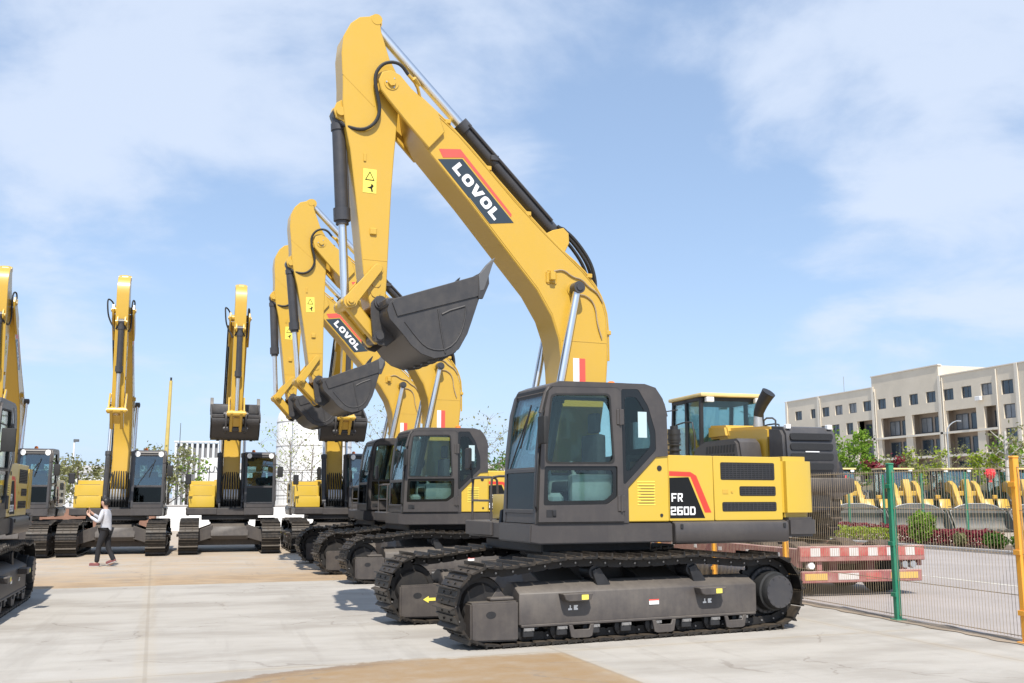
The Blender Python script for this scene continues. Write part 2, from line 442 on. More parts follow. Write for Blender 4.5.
def letter_polys(ch):
    """(outline, holes) of a wide heavy capital in a unit box .165 x .15"""
    w, h, s = .165, .150, .056
    if ch == 'L': return [(0, 0), (w-.02, 0), (w-.02, .042), (s, .042), (s, h), (0, h)], []
    if ch == 'O':
        o = round_poly([(0, 0), (w, 0), (w, h), (0, h)], .062, 5); i = round_poly([(.052, .038), (w-.052, .038), (w-.052, h-.038), (.052, h-.038)], .028, 4)
        return o, [i]
    if ch == 'V': return [(.052, 0), (.118, 0), (.178, h), (.118, h), (.086, .055), (.054, h), (-.008, h)], []

def glyph(c):
    """heavy square capitals and figures in a unit box"""
    a = .26; b = .19
    if c == 'F': return [([(0, 0), (a, 0), (a, .38), (.85, .38), (.85, .57), (a, .57), (a, .81), (1, .81), (1, 1), (0, 1)], [])]
    if c == 'R': return [(round_poly([(0, 0), (a, 0), (a, .36), (.42, .36), (.70, 0), (1.02, 0), (.70, .38), (.95, .48), (.98, .9), (.9, 1), (0, 1)], .06, 2), [[(a, .53), (.70, .53), (.70, .83), (a, .83)]])]
    if c == '2': return [(round_poly([(0, 0), (1, 0), (1, b), (a, b), (a, .40), (1, .42), (1, 1), (0, 1), (0, .68), (a, .68), (a, 1-b), (1-a, 1-b), (1-a, .58), (0, .56)], .05, 2), [])]
    if c == '6': return [(round_poly([(0, 0), (1, 0), (1, .60), (a, .60), (a, 1-b), (1, 1-b), (1, 1), (0, 1)], .07, 2), [[(a, b), (1-a, b), (1-a, .43), (a, .43)]])]
    if c == '0': return [(round_poly([(0, 0), (1, 0), (1, 1), (0, 1)], .14, 3), [[(a, b), (1-a, b), (1-a, 1-b), (a, 1-b)]])]
    if c == 'D': return [(round_poly([(0, 0), (.8, 0), (1, .18), (1, .82), (.8, 1), (0, 1)], .05, 2), [[(a, b), (.66, b), (.74, .26), (.74, .74), (.66, 1-b), (a, 1-b)]])]

def make_excavator():
    root = empty('excavator')
    # ---- undercarriage
    for s in (1, -1):
        make_track(root, s); make_track_frame(root, s)
    cb = MB()
    cb.prism([(-.95, .40), (.95, .40), (1.05, .52), (1.0, .80), (.6, .93), (-.6, .93), (-1.0, .80), (-1.05, .52)], -.62, .62, 'y', b=.02)
    for s in (1, -1):
        for x in (.72, -.72):
            cb.prism([(.55*s, .46), (1.13*s, .30), (1.13*s, .66), (.55*s, .86)], x-.30, x+.30, 'x', b=.012)
    cb.box(-1.0, .6, -1.05, 1.05, .22, .40, .02)
    cb.build('carbody', M['frame'], root)
    sl = MB(); sl.lathe([(.92, .0), (.92, .66), (.98, .68), (.98, .62), (1.08, .62), (1.08, .68), (1.15, .68), (1.15, 0)], (0, 0, 0), 'z', n=40)
    so = sl.build('slewing_ring', M['dark'], root)
    bl = MB(); bl.lathe([(.955, .60), (.955, .672), (.975, .672), (.975, .60)], (0, 0, 0), 'z', n=40)
    for k in range(36):
        a = 2*pi*k/36; bl.cyl((.655*cos(a), .655*sin(a), .962), (.655*cos(a), .655*sin(a), 1.0), .014, n=6)
    bl.build('bolt_ring', M['pin'], so, smooth=0)
    # ---- turntable deck
    d = MB()
    d.box(-2.54, .95, -1.36, 1.36, 1.15, 1.36, .01)
    d.prism([(1.235, 1.155), (1.225, 1.375), (-.772, 1.375), (-.772, 1.135), (1.1, 1.135)], .44, 1.42, 'y', b=.014, seg=2)
    d.prism([(.98, 1.17), (.98, 1.37), (-.77, 1.37), (-.77, 1.15)], -1.42, -.44, 'y', b=.014)
    dk = d.build('deck', M['grey'], root)
    d = MB(); d.box(-.75, .85, -.93, .93, 1.0, 1.148, .02); d.build('belly_plate', M['dark'], root)
    for s in (1, -1):
        t = MB(); a, b = (1.36, 1.455)
        sec = [(a*s, 1.10), (1.44*s, 1.115), (1.462*s, 1.15), (1.462*s, 1.34), (1.44*s, 1.375), (a*s, 1.395)]
        t.prism(sec, -2.575, -.79, 'x', b=.01)
        to = t.build('tool_box', M['grey'], root)
        for x in (-.88, -2.50): l = MB(); l.box(x-.02, x+.02, *sorted((1.462*s, 1.475*s)), 1.30, 1.36, .004); l.build('latch', M['dark'], to)
    # ---- engine housing and doors
    e = MB(); e.box(-2.545, -.735, -1.37, 1.365, 1.385, 2.228, .03, seg=2)
    e.box(-2.3, -1.0, -.55, .55, 2.225, 2.275, .02)
    eh = e.build('engine_cover', M['body'], root)
    for s in (1, -1):
        if s > 0:
            p = MB(); p.prism([(-.135, 1.39), (-.135, 1.82), (-.55, 2.215), (-.738, 2.238), (-.738, 1.39)], 1.30, 1.402, 'y', b=.012)
            po = p.build('side_panel', M['body'], root)
            v = MB()
            for k in range(9): v.box(-.53, -.27, 1.402, 1.406, 1.60+k*.036, 1.613+k*.036)
            v.build('vent', M['labely'], po, smooth=0)
            vb = MB(); 
            for k in range(7): vb.box(-.515, -.29-(k % 2)*.03, 1.4025, 1.4045, 1.619+k*.036, 1.626+k*.036)
            vb.build('vent_slot', M['rust'], po, smooth=0)
            la = MB(); la.cyl((-.60, 1.402, 2.065), (-.60, 1.409, 2.065), .035, n=14); la.cyl((-.62, 1.402, 1.47), (-.62, 1.409, 1.47), .022, n=10); la.build('lock', M['dark'], po)
        # door with the model lettering
        a, b = sorted((1.365*s, 1.392*s))
        p = MB(); p.prism(round_poly([(-1.432, 1.395), (-.745, 1.395), (-.745, 2.236), (-1.428, 2.236)], .015, 2), a, b, 'y', b=.006)
        po = p.build('engine_door', M['body'], root)
        if s > 0:
            q = MB()
            slab_decal([(-.752, 1.43), (-.752, 1.945), (-1.045, 1.955), (-1.285, 1.43)], 1.392, 0, q)
            slab_decal([(-.752, 1.97), (-.752, 2.03), (-1.075, 2.022), (-1.165, 1.975), (-1.385, 1.50), (-1.285, 1.50), (-1.075, 1.962)], 1.392, 1, q)
            q.build('emblem_panel', [M['black'], M['red']], po, smooth=0)
            for txt, x, z, hh, ww, gap in (('FR', -.778, 1.640, .108, .078, .016), ('260D', -.762, 1.470, .108, .082, .016)):
                t_ = MB()
                for k, chh in enumerate(txt):
                    for ol, hl in glyph(chh):
                        T = lambda p: (x-k*(ww+gap)-p[0]*ww, z+p[1]*hh)
                        t_.prism([T(p) for p in ol], 1.3950, 1.3972, 'y', holes=[[T(p) for p in h_] for h_ in hl])
                t_.build('model_lettering', M['white'], po, smooth=0)
        # door with the grilles
        p = MB(); p.prism(round_poly([(-2.538, 1.395), (-1.442, 1.395), (-1.438, 2.236), (-2.534, 2.236)], .02, 2), a, b, 'y', b=.006)
        po = p.build('engine_door', M['body'], root)
        yo = 1.392*s; y1 = yo+.004*s; y2 = yo+.010*s
        for (x0, x1, z0, z1) in ((-2.42, -1.545, 1.925, 2.155), (-2.43, -1.84, 1.715, 1.842), (-2.435, -1.56, 1.512, 1.635)):
            g = MB()
            ya, yb_ = sorted((yo, y1)); g.prism(round_poly([(x0, z0), (x1, z0), (x1, z1), (x0, z1)], .025, 3), ya, yb_, 'y')
            go = g.build('grille', M['mesh'], po)
        fr = MB()
        for (x0, x1, z0, z1) in ((-2.42, -1.545, 1.925, 2.155), (-2.43, -1.84, 1.715, 1.842), (-2.435, -1.56, 1.512, 1.635)):
            ya, yb_ = sorted((yo, y2))
            for k in range(int((z1-z0)/.027)): fr.box(x0+.015, x1-.015, ya, yb_, z0+.013+k*.027, z0+.019+k*.027)
            for k in range(int((x1-x0)/.06)): fr.box(x0+.02+k*.06, x0+.026+k*.06, ya, yb_-.001*s, z0+.01, z1-.01)
        fr.build('grille_bars', M['cyl'], po, smooth=0)
        la = MB(); ya, yb_ = sorted((yo, yo+.005*s)); la.box(-1.66, -1.57, ya, yb_, 1.74, 1.80, .002); la.cyl((-1.72, yo, 1.77), (-1.72, yo+.008*s, 1.77), .018, n=10)
        la.build('latch', M['boom'], po)
    # ---- counterweight
    plan = [(-2.552, -1.392), (-2.97, -1.40), (-3.06, -1.36), (-3.10, -1.27), (-3.14, -.75), (-3.16, 0), (-3.14, .75), (-3.10, 1.27), (-3.06, 1.36), (-2.97, 1.40), (-2.552, 1.392)]
    c = MB(); c.prism(plan, 1.427, 2.250, 'z', b=.065, seg=4); cw = c.build('counterweight', M['body'], root)
    c = MB(); c.prism([(-2.585 if p > -2.6 else p-.004, q*1.035) for p, q in plan], 1.17, 1.428, 'z', b=.035, seg=2); c.build('skirt', M['grey'], cw)
    x = MB(); x.cyl((-1.93, -.30, 2.22), (-1.93, -.30, 2.50), .075, n=18); x.cyl((-1.93, -.30, 2.50), (-1.93, -.30, 2.70), .092, n=18)
    for k in range(5): x.cyl((-1.93, -.30, 2.30+k*.08), (-1.93, -.30, 2.325+k*.08), .10, n=18)
    x.cyl((-1.93, -.30, 2.70), (-1.93, -.30, 2.75), .06, n=14)
    x.build('exhaust', M['dark'], root)
    # ---- right-hand side: tank, steps and rail
    t = MB(); t.box(-.73, .22, -1.385, -.50, 1.385, 2.08, .03, seg=2); t.box(.20, .58, -1.36, -.52, 1.385, 1.74, .025, seg=2)
    to = t.build('fuel_tank', M['body'], root)
    st = MB()
    for z in (1.745, 2.085): st.box(.24 if z < 2 else -.5, .54 if z < 2 else .15, -1.25, -.62, z-.008, z+.006)
    st.build('step', M['grey'], to)
    r = MB()
    for y in (-1.34, -.62):
        r.tube([(.90, y, 1.36), (.90, y, 1.93), (.86, y, 1.99), (.55, y, 1.99), (.50, y, 1.93), (.50, y, 1.36)], .018, smooth=1)
    for z in (1.65, 1.97): r.tube([(.90, -1.34, z), (.90, -.62, z)], .015)
    rl = r.build('handrail', M['grey'], root)
    mm = MB(); mm.tube([(.90, -1.34, 1.9), (.92, -1.40, 2.3)], .014); mm.box(.92, .97, -1.50, -1.31, 2.1, 2.42, .02)
    mm.build('mirror', M['dark'], root)
    # ---- front centre: brackets, valves, hoses
    b = MB()
    for s in (1, -1): b.prism([(-.35, 1.34), (-.22, 2.0), (-.02, 2.12), (.18, 2.05), (.55, 1.62), (.86, 1.52), (.88, 1.34)], s*.335, s*.405, 'y', b=.01)
    b.box(.1, .80, -.40, .40, 1.16, 1.40, .01); b.box(-.55, -.2, -.43, .40, 1.36, 2.15, .02)
    b.build('boom_bracket', M['dark'], root)
    h = MB(); ft = MB()
    for k in range(6):
        h = MB(); ft = MB(); y = -.22+k*.088; dz = .05*(k % 2)
        h.tube([(.62, y, 1.40), (.72, y, 1.62+dz), (.60, y, 1.98), (.34, y*.9, 2.30+dz), (.27, y*.8, 2.5)], .022, n=6, smooth=2)
        ft.cyl((.66, y, 1.58), (.71, y, 1.72), .030, n=8); ft.tube([(.66, y, 1.58), (.71, y, 1.72), (.69, y, 1.84), (.65, y, 1.94)], .029, n=8)
        ho = h.build('hose', M['rubber'], root); ft.build('hose_fitting', M['galv'], ho)
    for s in (1, -1): h = MB(); h.tube([(.6, .27*s, 1.45), (.78, .30*s, 1.8), (.62, .30*s, 2.2), (.33, .24*s, 2.45)], .02, n=6, smooth=2); h.build('hose', M['rubber'], root)
    # ---- cab
    out = [(1.16, 1.38), (1.125, 2.25), (1.065, 2.75), (1.0, 2.985), (.945, 3.075), (.82, 3.125), (-.40, 3.142), (-.56, 3.10), (-.665, 2.96), (-.72, 2.76), (-.725, 2.222), (-.545, 2.208), (-.132, 1.823), (-.132, 1.38)]
    dhole = [(1.085, 1.44), (1.045, 2.25), (.985, 2.76), (.935, 2.95), (.88, 3.0), (.10, 3.01), (.05, 2.97), (-.04, 1.44)]
    qwin = round_poly([(-.05, 3.06), (-.30, 3.07), (-.445, 2.85), (-.545, 2.53), (-.548, 2.29), (-.085, 1.855), (-.048, 1.88)], .03, 3)
    c = MB()
    c.prism(out, 1.365, 1.42, 'y', b=.0, holes=[dhole, qwin])
    rwin = round_poly([(1.02, 2.02), (.96, 2.72), (.86, 2.99), (-.35, 3.0), (-.48, 2.75), (-.50, 2.30), (-.1, 2.02)], .05, 3)
    c.prism(out, .43, .485, 'y', holes=[rwin])
    top = out[3:10]; inn = [(p-.05*(1 if p > .2 else -1), q-.055) for p, q in top]
    c.prism(top+inn[::-1], .47, 1.38, 'y')                              # roof skin
    c.prism([(1.155, 1.385), (1.15, 1.52), (1.09, 1.52), (1.09, 1.385)], .47, 1.38, 'y')   # front sill
    c.prism([(1.137, 2.0), (1.134, 2.06), (1.08, 2.06), (1.08, 2.0)], .47, 1.38, 'y')       # bar between the front panes
    c.box(-.13, 1.1, .47, 1.38, 1.385, 1.43)
    c.box(-.72, -.66, .47, 1.38, 2.22, 2.34); c.box(-.72, -.66, .47, .56, 2.34, 2.9); c.box(-.72, -.66, 1.29, 1.38, 2.34, 2.9)
    c.box(-.72, -.13, .47, 1.38, 2.18, 2.225)
    c.prism([(-.14, 1.43), (-.20, 1.43), (-.20, 2.2), (-.14, 2.2)], .49, 1.36, 'y')
    cab = c.build('cab', M['grey'], root, smooth=30)
    # rounded rim along the near roof edge
    rim = MB(); rim.tube([(p, 1.385, q-.03) for p, q in out[2:10]], .036, n=8, smooth=1); rim.build('roof_rim', M['grey'], cab)
    g = MB(); g.prism([(1.128, 2.06), (1.055, 2.72), (.985, 2.965), (.965, 2.955), (1.035, 2.715), (1.108, 2.06)], .487, 1.363, 'y'); g.build('windscreen', M['wind'], cab)
    g = MB(); g.prism([(1.146, 1.52), (1.132, 2.0), (1.118, 2.0), (1.13, 1.52)], .487, 1.363, 'y'); g.build('lower_windscreen', M['dusk'], cab)
    g = MB(); g.prism(qwin, 1.40, 1.412, 'y'); g.build('quarter_window', M['smoke'], cab)
    # black edging around the quarter pane, as printed on the glass
    inner = round_poly([(-.10, 2.96), (-.27, 2.97), (-.385, 2.80), (-.465, 2.52), (-.465, 2.33), (-.15, 2.02), (-.10, 2.04)], .05, 3)
    g = MB(); g.prism(qwin, 1.4125, 1.415, 'y', holes=[inner]); g.build('quarter_window_edging', M['blackglass'], cab)
    g = MB(); g.prism(rwin, .45, .46, 'y'); g.build('side_window', M['glass'], cab)
    g = MB(); g.box(-.705, -.69, .56, 1.29, 2.34, 2.92); g.build('rear_window', M['glass'], cab)
    w = MB(); w.tube([(1.14, .62, 2.06), (1.125, .70, 2.2), (1.085, 1.05, 2.70)], .010, n=6); w.tube([(1.145, .95, 2.30), (1.07, 1.12, 2.84)], .012, n=5); w.build('wiper', M['dark'], cab)
    for y in (.56, 1.29):
        l = MB(); l.lathe([(0, .0), (0, .065), (.05, .085), (.06, .08), (.062, 0)], (.955, y, 3.0), 'x', n=16); l.build('work_light', M['lamp'], cab)
    v = MB(); v.box(.90, .995, .475, 1.375, 2.93, 3.05, .015); v.build('visor', M['dark'], cab)
    for a, b_ in ((.432, .50), (1.352, 1.418)):
        fr_ = MB(); fr_.prism([(1.166, 1.40), (1.131, 2.25), (1.071, 2.75), (1.006, 2.985), (.98, 2.975), (1.045, 2.74), (1.105, 2.25), (1.14, 1.40)], a, b_, 'y'); fr_.build('pillar_trim', M['cyl'], cab)
    for z in (1.50, 1.995):
        fr_ = MB(); fr_.box(1.135, 1.163 if z < 1.7 else 1.148, .50, 1.352, z, z+.05, .006); fr_.build('cross_bar', M['cyl'], cab)
    bc = MB(); bc.lathe([(0, .06), (.02, .065), (.08, .055), (.10, .03), (.105, 0)], (-.28, .75, 3.14), 'z', n=16); bc.build('beacon', M['orange'], cab)
    # door
    dout = [(1.135, 1.40), (1.10, 2.25), (1.04, 2.77), (.985, 2.985), (.92, 3.045), (.14, 3.065), (.02, 3.065), (-.025, 3.02), (-.045, 1.40)]
    dtop = round_poly([(1.035, 2.105), (1.01, 2.5), (.955, 2.93), (.90, 2.955), (.135, 2.985), (.085, 2.117)], .07, 4)
    dlow = round_poly([(1.05, 2.072), (.04, 2.084), (.045, 1.70), (.185, 1.61), (1.068, 1.598)], .03, 3)
    p = MB(); p.prism(dout, 1.424, 1.456, 'y', holes=[dtop, dlow]); dr = p.build('door', M['grey'], root, smooth=30)
    cx_, cz_ = .52, 2.25
    p = MB(); p.prism([(cx_+(a-cx_)*1.018+(.006 if a > cx_ else -.006), cz_+(b-cz_)*1.012) for a, b in dout], 1.4215, 1.430, 'y', holes=[[(cx_+(a-cx_)*.97, cz_+(b-cz_)*.97) for a, b in dout]]); p.build('door_gap_strip', M['rubber'], dr)  # black strip stands in for the shaded gap around the door
    p = MB(); p.prism([(.53+(a-.53)*1.02, 2.53+(b-2.53)*1.02) for a, b in dtop], 1.4345, 1.4585, 'y', holes=[[(.53+(a-.53)*.965, 2.53+(b-2.53)*.965) for a, b in dtop]]); p.build('window_seal', M['rubber'], dr)
    g = MB(); g.prism(dtop, 1.424, 1.434, 'y'); g.build('window', M['glass'], dr)
    g = MB(); g.prism(dlow, 1.424, 1.434, 'y'); g.build('lower_window', M['glass'], dr)
    g = MB(); g.prism(dlow, 1.4345, 1.437, 'y', holes=[round_poly([(1.0, 2.02), (.10, 2.03), (.10, 1.75), (.21, 1.66), (1.0, 1.65)], .04, 3)]); g.build('window_edging', M['blackglass'], dr)
    g = MB(); g.box(.90, 1.03, 1.456, 1.461, 1.46, 1.545); g.box(.905, .95, 1.461, 1.475, 1.47, 1.54, .006); g.build('handle', M['dark'], dr)
    for z in (1.62, 2.70): g = MB(); g.box(-.06, .045, 1.456, 1.47, z-.1, z+.1, .008); g.cyl((-.005, 1.47, z-.1), (-.005, 1.47, z+.1), .016, n=8); g.build('hinge', M['grey'], dr)
    gr = MB(); gr.tube([(.60, 1.434, 2.098), (.50, 1.434, 2.098)], .008, n=6); gr.build('pull', M['galv'], dr)
    # mirror and grab rail at the left front corner
    mm = MB(); mm.tube([(1.05, 1.43, 2.75), (1.13, 1.56, 2.70), (1.14, 1.58, 2.6)], .012, n=6); mm.tube([(1.12, 1.43, 2.3), (1.14, 1.56, 2.36)], .012, n=6)
    mm.box(1.11, 1.17, 1.50, 1.69, 2.33, 2.665, .02, seg=2)
    mm.build('mirror', M['rubber'], root)
    gr = MB(); gr.tube([(1.15, 1.43, 1.55), (1.19, 1.47, 1.6), (1.15, 1.47, 2.2), (1.115, 1.43, 2.28)], .014, n=6, smooth=1); gr.build('grab_rail', M['dark'], root)
    s = MB(); s.box(-.40, .80, .56, 1.30, 3.03, 3.05, .005); s.build('headliner', M['pale'], cab)  # added in the brightened tone to lighten the cab inside
    s = MB(); s.box(-.42, -.29, 1.4152, 1.4175, 2.45, 2.78); s.build('sticker', M['paper'], cab, smooth=0)
    # inside
    s = MB(); s.box(.16, .62, .72, 1.18, 1.76, 1.90, .05, seg=2)
    s.box(.04, .18, .72, 1.18, 1.84, 2.50, .05, seg=2); s.box(.05, .14, .83, 1.07, 2.52, 2.78, .04, seg=2)
    s.box(.18, .52, .78, 1.12, 1.43, 1.76, .03)
    s.build('seat', M['seat'], cab)
    s = MB(); s.box(.60, .98, .60, 1.0, 1.44, 1.50, .02); s.box(.25, .55, 1.13, 1.18, 1.48, 1.74, .02); s.tube([(.35, 1.22, 1.44), (.42, 1.25, 1.7), (.55, 1.25, 2.0)], .025); s.build('seat_base', M['pale'], cab)
    s = MB(); s.box(.0, .62, 1.20, 1.33, 1.58, 1.98, .04, seg=2); s.box(.0, .62, .53, .68, 1.58, 1.98, .04, seg=2); s.box(.70, .92, 1.02, 1.30, 1.44, 1.75, .05)
    s.tube([(.56, 1.27, 1.95), (.60, 1.27, 2.14)], .02); s.tube([(.56, .6, 1.95), (.60, .6, 2.14)], .02)
    s.build('console', M['pale'], cab)
    s = MB(); s.box(.80, .92, .50, .70, 2.0, 2.25, .03); s.tube([(.95, .85, 1.43), (.92, .85, 1.95)], .02); s.tube([(.95, 1.05, 1.43), (.92, 1.05, 1.95)], .02); s.build('monitor', M['inside'], cab)

    # ---- boom
    up = [(2.46, 7.06), (2.30, 7.00), (2.079, 6.834), (1.779, 6.605), (1.45, 6.285), (.942, 5.775), (.55, 5.415), (.193, 5.115), (-.10, 4.87), (-.30, 4.665), (-.43, 4.45), (-.498, 4.2), (-.508, 3.69), (-.47, 3.25), (-.36, 2.6), (-.16, 1.98), (-.08, 1.80), (.05, 1.70), (.20, 1.70), (.30, 1.82), (.33, 2.0),
          (.275, 2.6), (.225, 3.1), (.215, 3.29), (.225, 3.48), (.266, 3.85), (.378, 4.166), (.597, 4.514), (.957, 4.917), (1.622, 5.671), (2.22, 6.31), (2.36, 6.52), (2.42, 6.75)]
    b = MB(); b.prism(up, -.275, .275, 'y', b=.012)
    # nose cheeks that hold the arm pin
    for s in (1, -1):
        b.prism([(2.08, 6.82), (2.46, 7.10), (2.62, 7.265), (2.74, 7.31), (2.86, 7.27), (2.91, 7.15), (2.88, 7.02), (2.78, 6.90), (2.52, 6.62), (2.2, 6.30), (1.98, 6.56)], .272*s, .335*s, 'y', b=.012)
    # hose pipes run up the boom's back; bracket ears for the arm cylinder
    for s in (1, -1): b.prism([(.46, 5.33), (.30, 5.42), (.13, 5.47), (.05, 5.40), (.04, 5.26), (.14, 5.06), (.5, 5.3)], .13*s, .18*s, 'y', b=.008)
    bm_ = b.build('boom', M['boom'], root)
    for dy in (-.20, .20):
        pp = MB(); pp.tube([(2.30, dy, 7.06), (1.78, dy, 6.66), (.95, dy, 5.83), (.25, dy, 5.19), (-.12, dy, 4.92), (-.33, dy, 4.70), (-.47, dy, 4.47), (-.545, dy, 4.2), (-.55, dy, 3.6)], .018, n=6, smooth=1)
        pp.build('pipe', M['boom'], bm_)
    for dy in (-.305, -.355):
        hp = MB(); hp.tube([(2.35, dy, 6.95), (1.85, dy, 6.52), (1.0, dy, 5.68), (.30, dy, 5.02), (-.05, dy, 4.66), (-.25, dy, 4.3), (-.30, dy, 3.8), (-.25, dy, 3.1), (-.05, dy, 2.2)], .024, n=6, smooth=1); hp.build('hose', M['rubber'], bm_)
    for x, z in ((1.9, 6.76), (1.3, 6.18), (.7, 5.6), (-.25, 4.80), (-.54, 4.0)): pc = MB(); pc.box(x-.04, x+.04, -.24, .24, z-.03, z+.03, .006); pc.build('pipe_clamp', M['boom'], bm_)
    pn = MB()
    for x, z, r, y in ((.036, 4.566, .10, .29), (.10, 1.86, .09, .42)):
        q = MB(); q.cyl((x, -y, z), (x, y, z), r, n=20); q.build('boss', M['boom'], bm_)
    pn.cyl((2.74, -.345, 7.13), (2.74, .345, 7.13), .10, n=20)
    pn.cyl((2.74, .345, 7.13), (2.74, .375, 7.13), .055, n=6); pn.cyl((2.74, -.345, 7.13), (2.74, -.375, 7.13), .055, n=6)
    pn.build('boss', M['boom'], bm_)
    pn = MB(); pn.box(.30, .46, .272, .295, 4.62, 4.80, .02); pn.box(.34, .42, .272, .36, 4.66, 4.78, .01); pn.build('hose_bracket', M['boom'], bm_)
    hs = MB(); hs.tube([(.34, .285, 4.80), (.20, .292, 4.84), (.05, .292, 4.74), (-.10, .292, 4.72), (-.20, .292, 4.62), (-.34, .292, 4.55), (-.42, .292, 4.42)], .011, n=5, smooth=2)
    hs.tube([(0, .292, 4.50), (-.16, .292, 4.50), (-.30, .292, 4.38), (-.33, .292, 4.1), (-.40, .292, 3.9)], .010, n=5, smooth=2)
    hs.build('hose', M['wire'], bm_)
    sm = MB(); sm.box(-.49, .215, .2745, .279, 3.835, 3.85); sm.build('weld_seam', M['boom'], bm_, smooth=0)
    for s in (1, -1):
        sm = MB(); off_ = [(p, q) for p, q in up[20:30]]
        sm.tube([(p-.022 if q < 4.0 else p-.02, .2765*s, q+(.0 if q < 4.0 else .03)) for p, q in off_], .007, n=5); sm.build('weld_seam', M['boom'], bm_)
        sm = MB(); sm.tube([(p+(.02 if q < 4.5 else -.005), .2765*s, q-(.0 if q < 4.5 else .03)) for p, q in up[2:14]], .007, n=5); sm.build('weld_seam', M['boom'], bm_)
        sm = MB(); sm.prism([(2.02, 6.56), (2.05, 6.58), (2.20, 6.34), (2.18, 6.31)], .2745*s, .281*s, 'y'); sm.build('weld_seam', M['boom'], bm_, smooth=0)
    for k in range(3):
        sm = MB(); sm.cyl((2.74+.07*cos(k*2.1), .345, 7.13+.07*sin(k*2.1)), (2.74+.07*cos(k*2.1), .355, 7.13+.07*sin(k*2.1)), .012, n=6); sm.build('bolt', M['galv'], bm_, smooth=0)
    sm = MB(); sm.cyl((2.08, .276, 6.50), (2.08, .292, 6.50), .022, n=10); sm.build('grease_nipple', M['galv'], bm_)
    dc = MB()
    slab_decal([(2.056, 6.189), (1.705, 6.238), (.946, 5.428), (1.302, 5.377)], .2765, 0, dc)
    slab_decal([(2.043, 6.335), (1.735, 6.372), (.976, 5.545), (.985, 5.505), (1.695, 6.262), (1.985, 6.222)], .2765, 1, dc)
    dc.build('emblem_stripe', [M['navy'], M['coral']], bm_, smooth=0)
    lt = MB(); u = Vector((-.684, -.730)); vv = Vector((-.730, .684)); o0 = Vector((1.858, 6.088))
    for k, chh in enumerate('LOVOL'):
        ol, hl = letter_polys(chh)
        off = [0, .175, .365, .555, .745][k]
        T = lambda p: tuple(o0+u*((p[0]+off)*1.02)+vv*(p[1]*.98))
        lt.prism([T(p) for p in ol], .279, .2815, 'y', holes=[[T(p) for p in h_] for h_ in hl])
    lt.build('brand_lettering', M['white'], bm_, smooth=0)
    rw = MB(); slab_decal([(.05, 3.60), (-.045, 3.60), (-.045, 3.05), (.05, 3.05)], .2765, 0, rw); slab_decal([(-.045, 3.60), (-.14, 3.60), (-.14, 3.05), (-.045, 3.05)], .2765, 1, rw)
    rw.build('reflector_label', [M['white'], M['coral']], bm_, smooth=0)
    # ---- boom cylinders
    for s in (1, -1):
        p1 = Vector((.036, .40*s, 4.566)); p0 = Vector((.66, .40*s, 1.56)); d = (p1-p0)
        c = MB(); c.cyl(p0, p0+d*.50, .085, n=18); c.cyl(p0+d*.47, p0+d*.51, .105, n=18); c.cyl(p0-Vector((0, .06, 0)), p0+Vector((0, .06, 0)), .11, n=16)
        c.tube([tuple(p0+d*.08+Vector((.10, 0, 0))), tuple(p0+d*.45+Vector((.10, 0, 0)))], .018, n=6)
        co = c.build('boom_cylinder', M['cyl'], root)
        r = MB(); r.cyl(p0+d*.5, p1, .052, n=16); r.build('rod', M['chrome'], co)
        ey = MB(); ey.cyl((p1.x, .33*s, p1.z), (p1.x, .475*s, p1.z), .085, n=18); ey.cyl((p1.x, .475*s, p1.z), (p1.x, .49*s, p1.z), .05, n=8); ey.build('rod_eye', M['cyl'], co)
    # ---- arm
    ap = [(3.02, 8.085), (2.92, 8.085), (2.865, 8.0), (2.85, 7.90), (2.727, 7.53), (2.60, 7.30), (2.585, 7.13), (2.60, 6.72), (2.638, 6.2), (2.668, 5.7), (2.69, 5.0), (2.705, 4.5), (2.715, 4.25), (2.76, 4.10), (2.84, 4.065), (2.92, 4.13), (2.965, 4.3), (3.02, 4.56), (3.09, 5.15), (3.15, 5.6), (3.235, 6.2), (3.315, 6.55), (3.352, 6.82), (3.355, 7.1), (3.383, 7.5), (3.362, 7.74), (3.27, 7.94), (3.15, 8.05)]
    a = MB(); a.prism(ap, -.185, .185, 'y', b=.01)
    for s in (1, -1): a.prism([(3.28, 6.92), (3.42, 6.82), (3.455, 6.72), (3.42, 6.62), (3.33, 6.58), (3.26, 6.45)], .09*s, .135*s, 'y', b=.006)
    for s in (1, -1): a.prism([(2.84, 8.0), (2.86, 8.12), (2.93, 8.15), (3.0, 8.11), (3.02, 8.0)], .10*s, .15*s, 'y', b=.006)
    am = a.build('arm', M['boom'], root)
    bs = MB()
    for x, z, r, y in ((2.915, 8.06, .075, .19), (2.845, 4.62, .085, .20), (3.365, 6.70, .06, .175)): q = MB(); q.cyl((x, -y, z), (x, y, z), r, n=18); q.build('boss', M['boom'], am)
    bs.box(2.86, 2.95, .183, .215, 5.07, 5.16, .01); bs.build('grease_block', M['boom'], am)
    bs = MB(); bs.box(3.02, 3.055, .183, .20, 6.05, 6.16, .004); bs.build('grease_block', M['boom'], am)
    bs = MB()
    for x, z in ((2.85, 4.44), (2.855, 4.31)):
        bs = MB(); bs.lathe([(.183, .03), (.183, .062), (.198, .062), (.198, .03)], (x, 0, z), n=16); bs.build('link_hole', M['boom'], am)
    sd = MB(); sd.box(2.705, 3.03, .1845, .188, 4.735, 4.745); sd.build('weld_seam', M['boom'], am, smooth=0); sd = MB(); sd.prism([(3.365, 7.22), (2.92, 6.83), (2.93, 6.82), (3.365, 7.205)], .1845, .188, 'y'); sd.build('weld_seam', M['boom'], am, smooth=0)
    wl = MB(); slab_decal([(3.055, 5.955), (2.875, 5.955), (2.875, 5.63), (3.055, 5.63)], .1865, 0, wl)
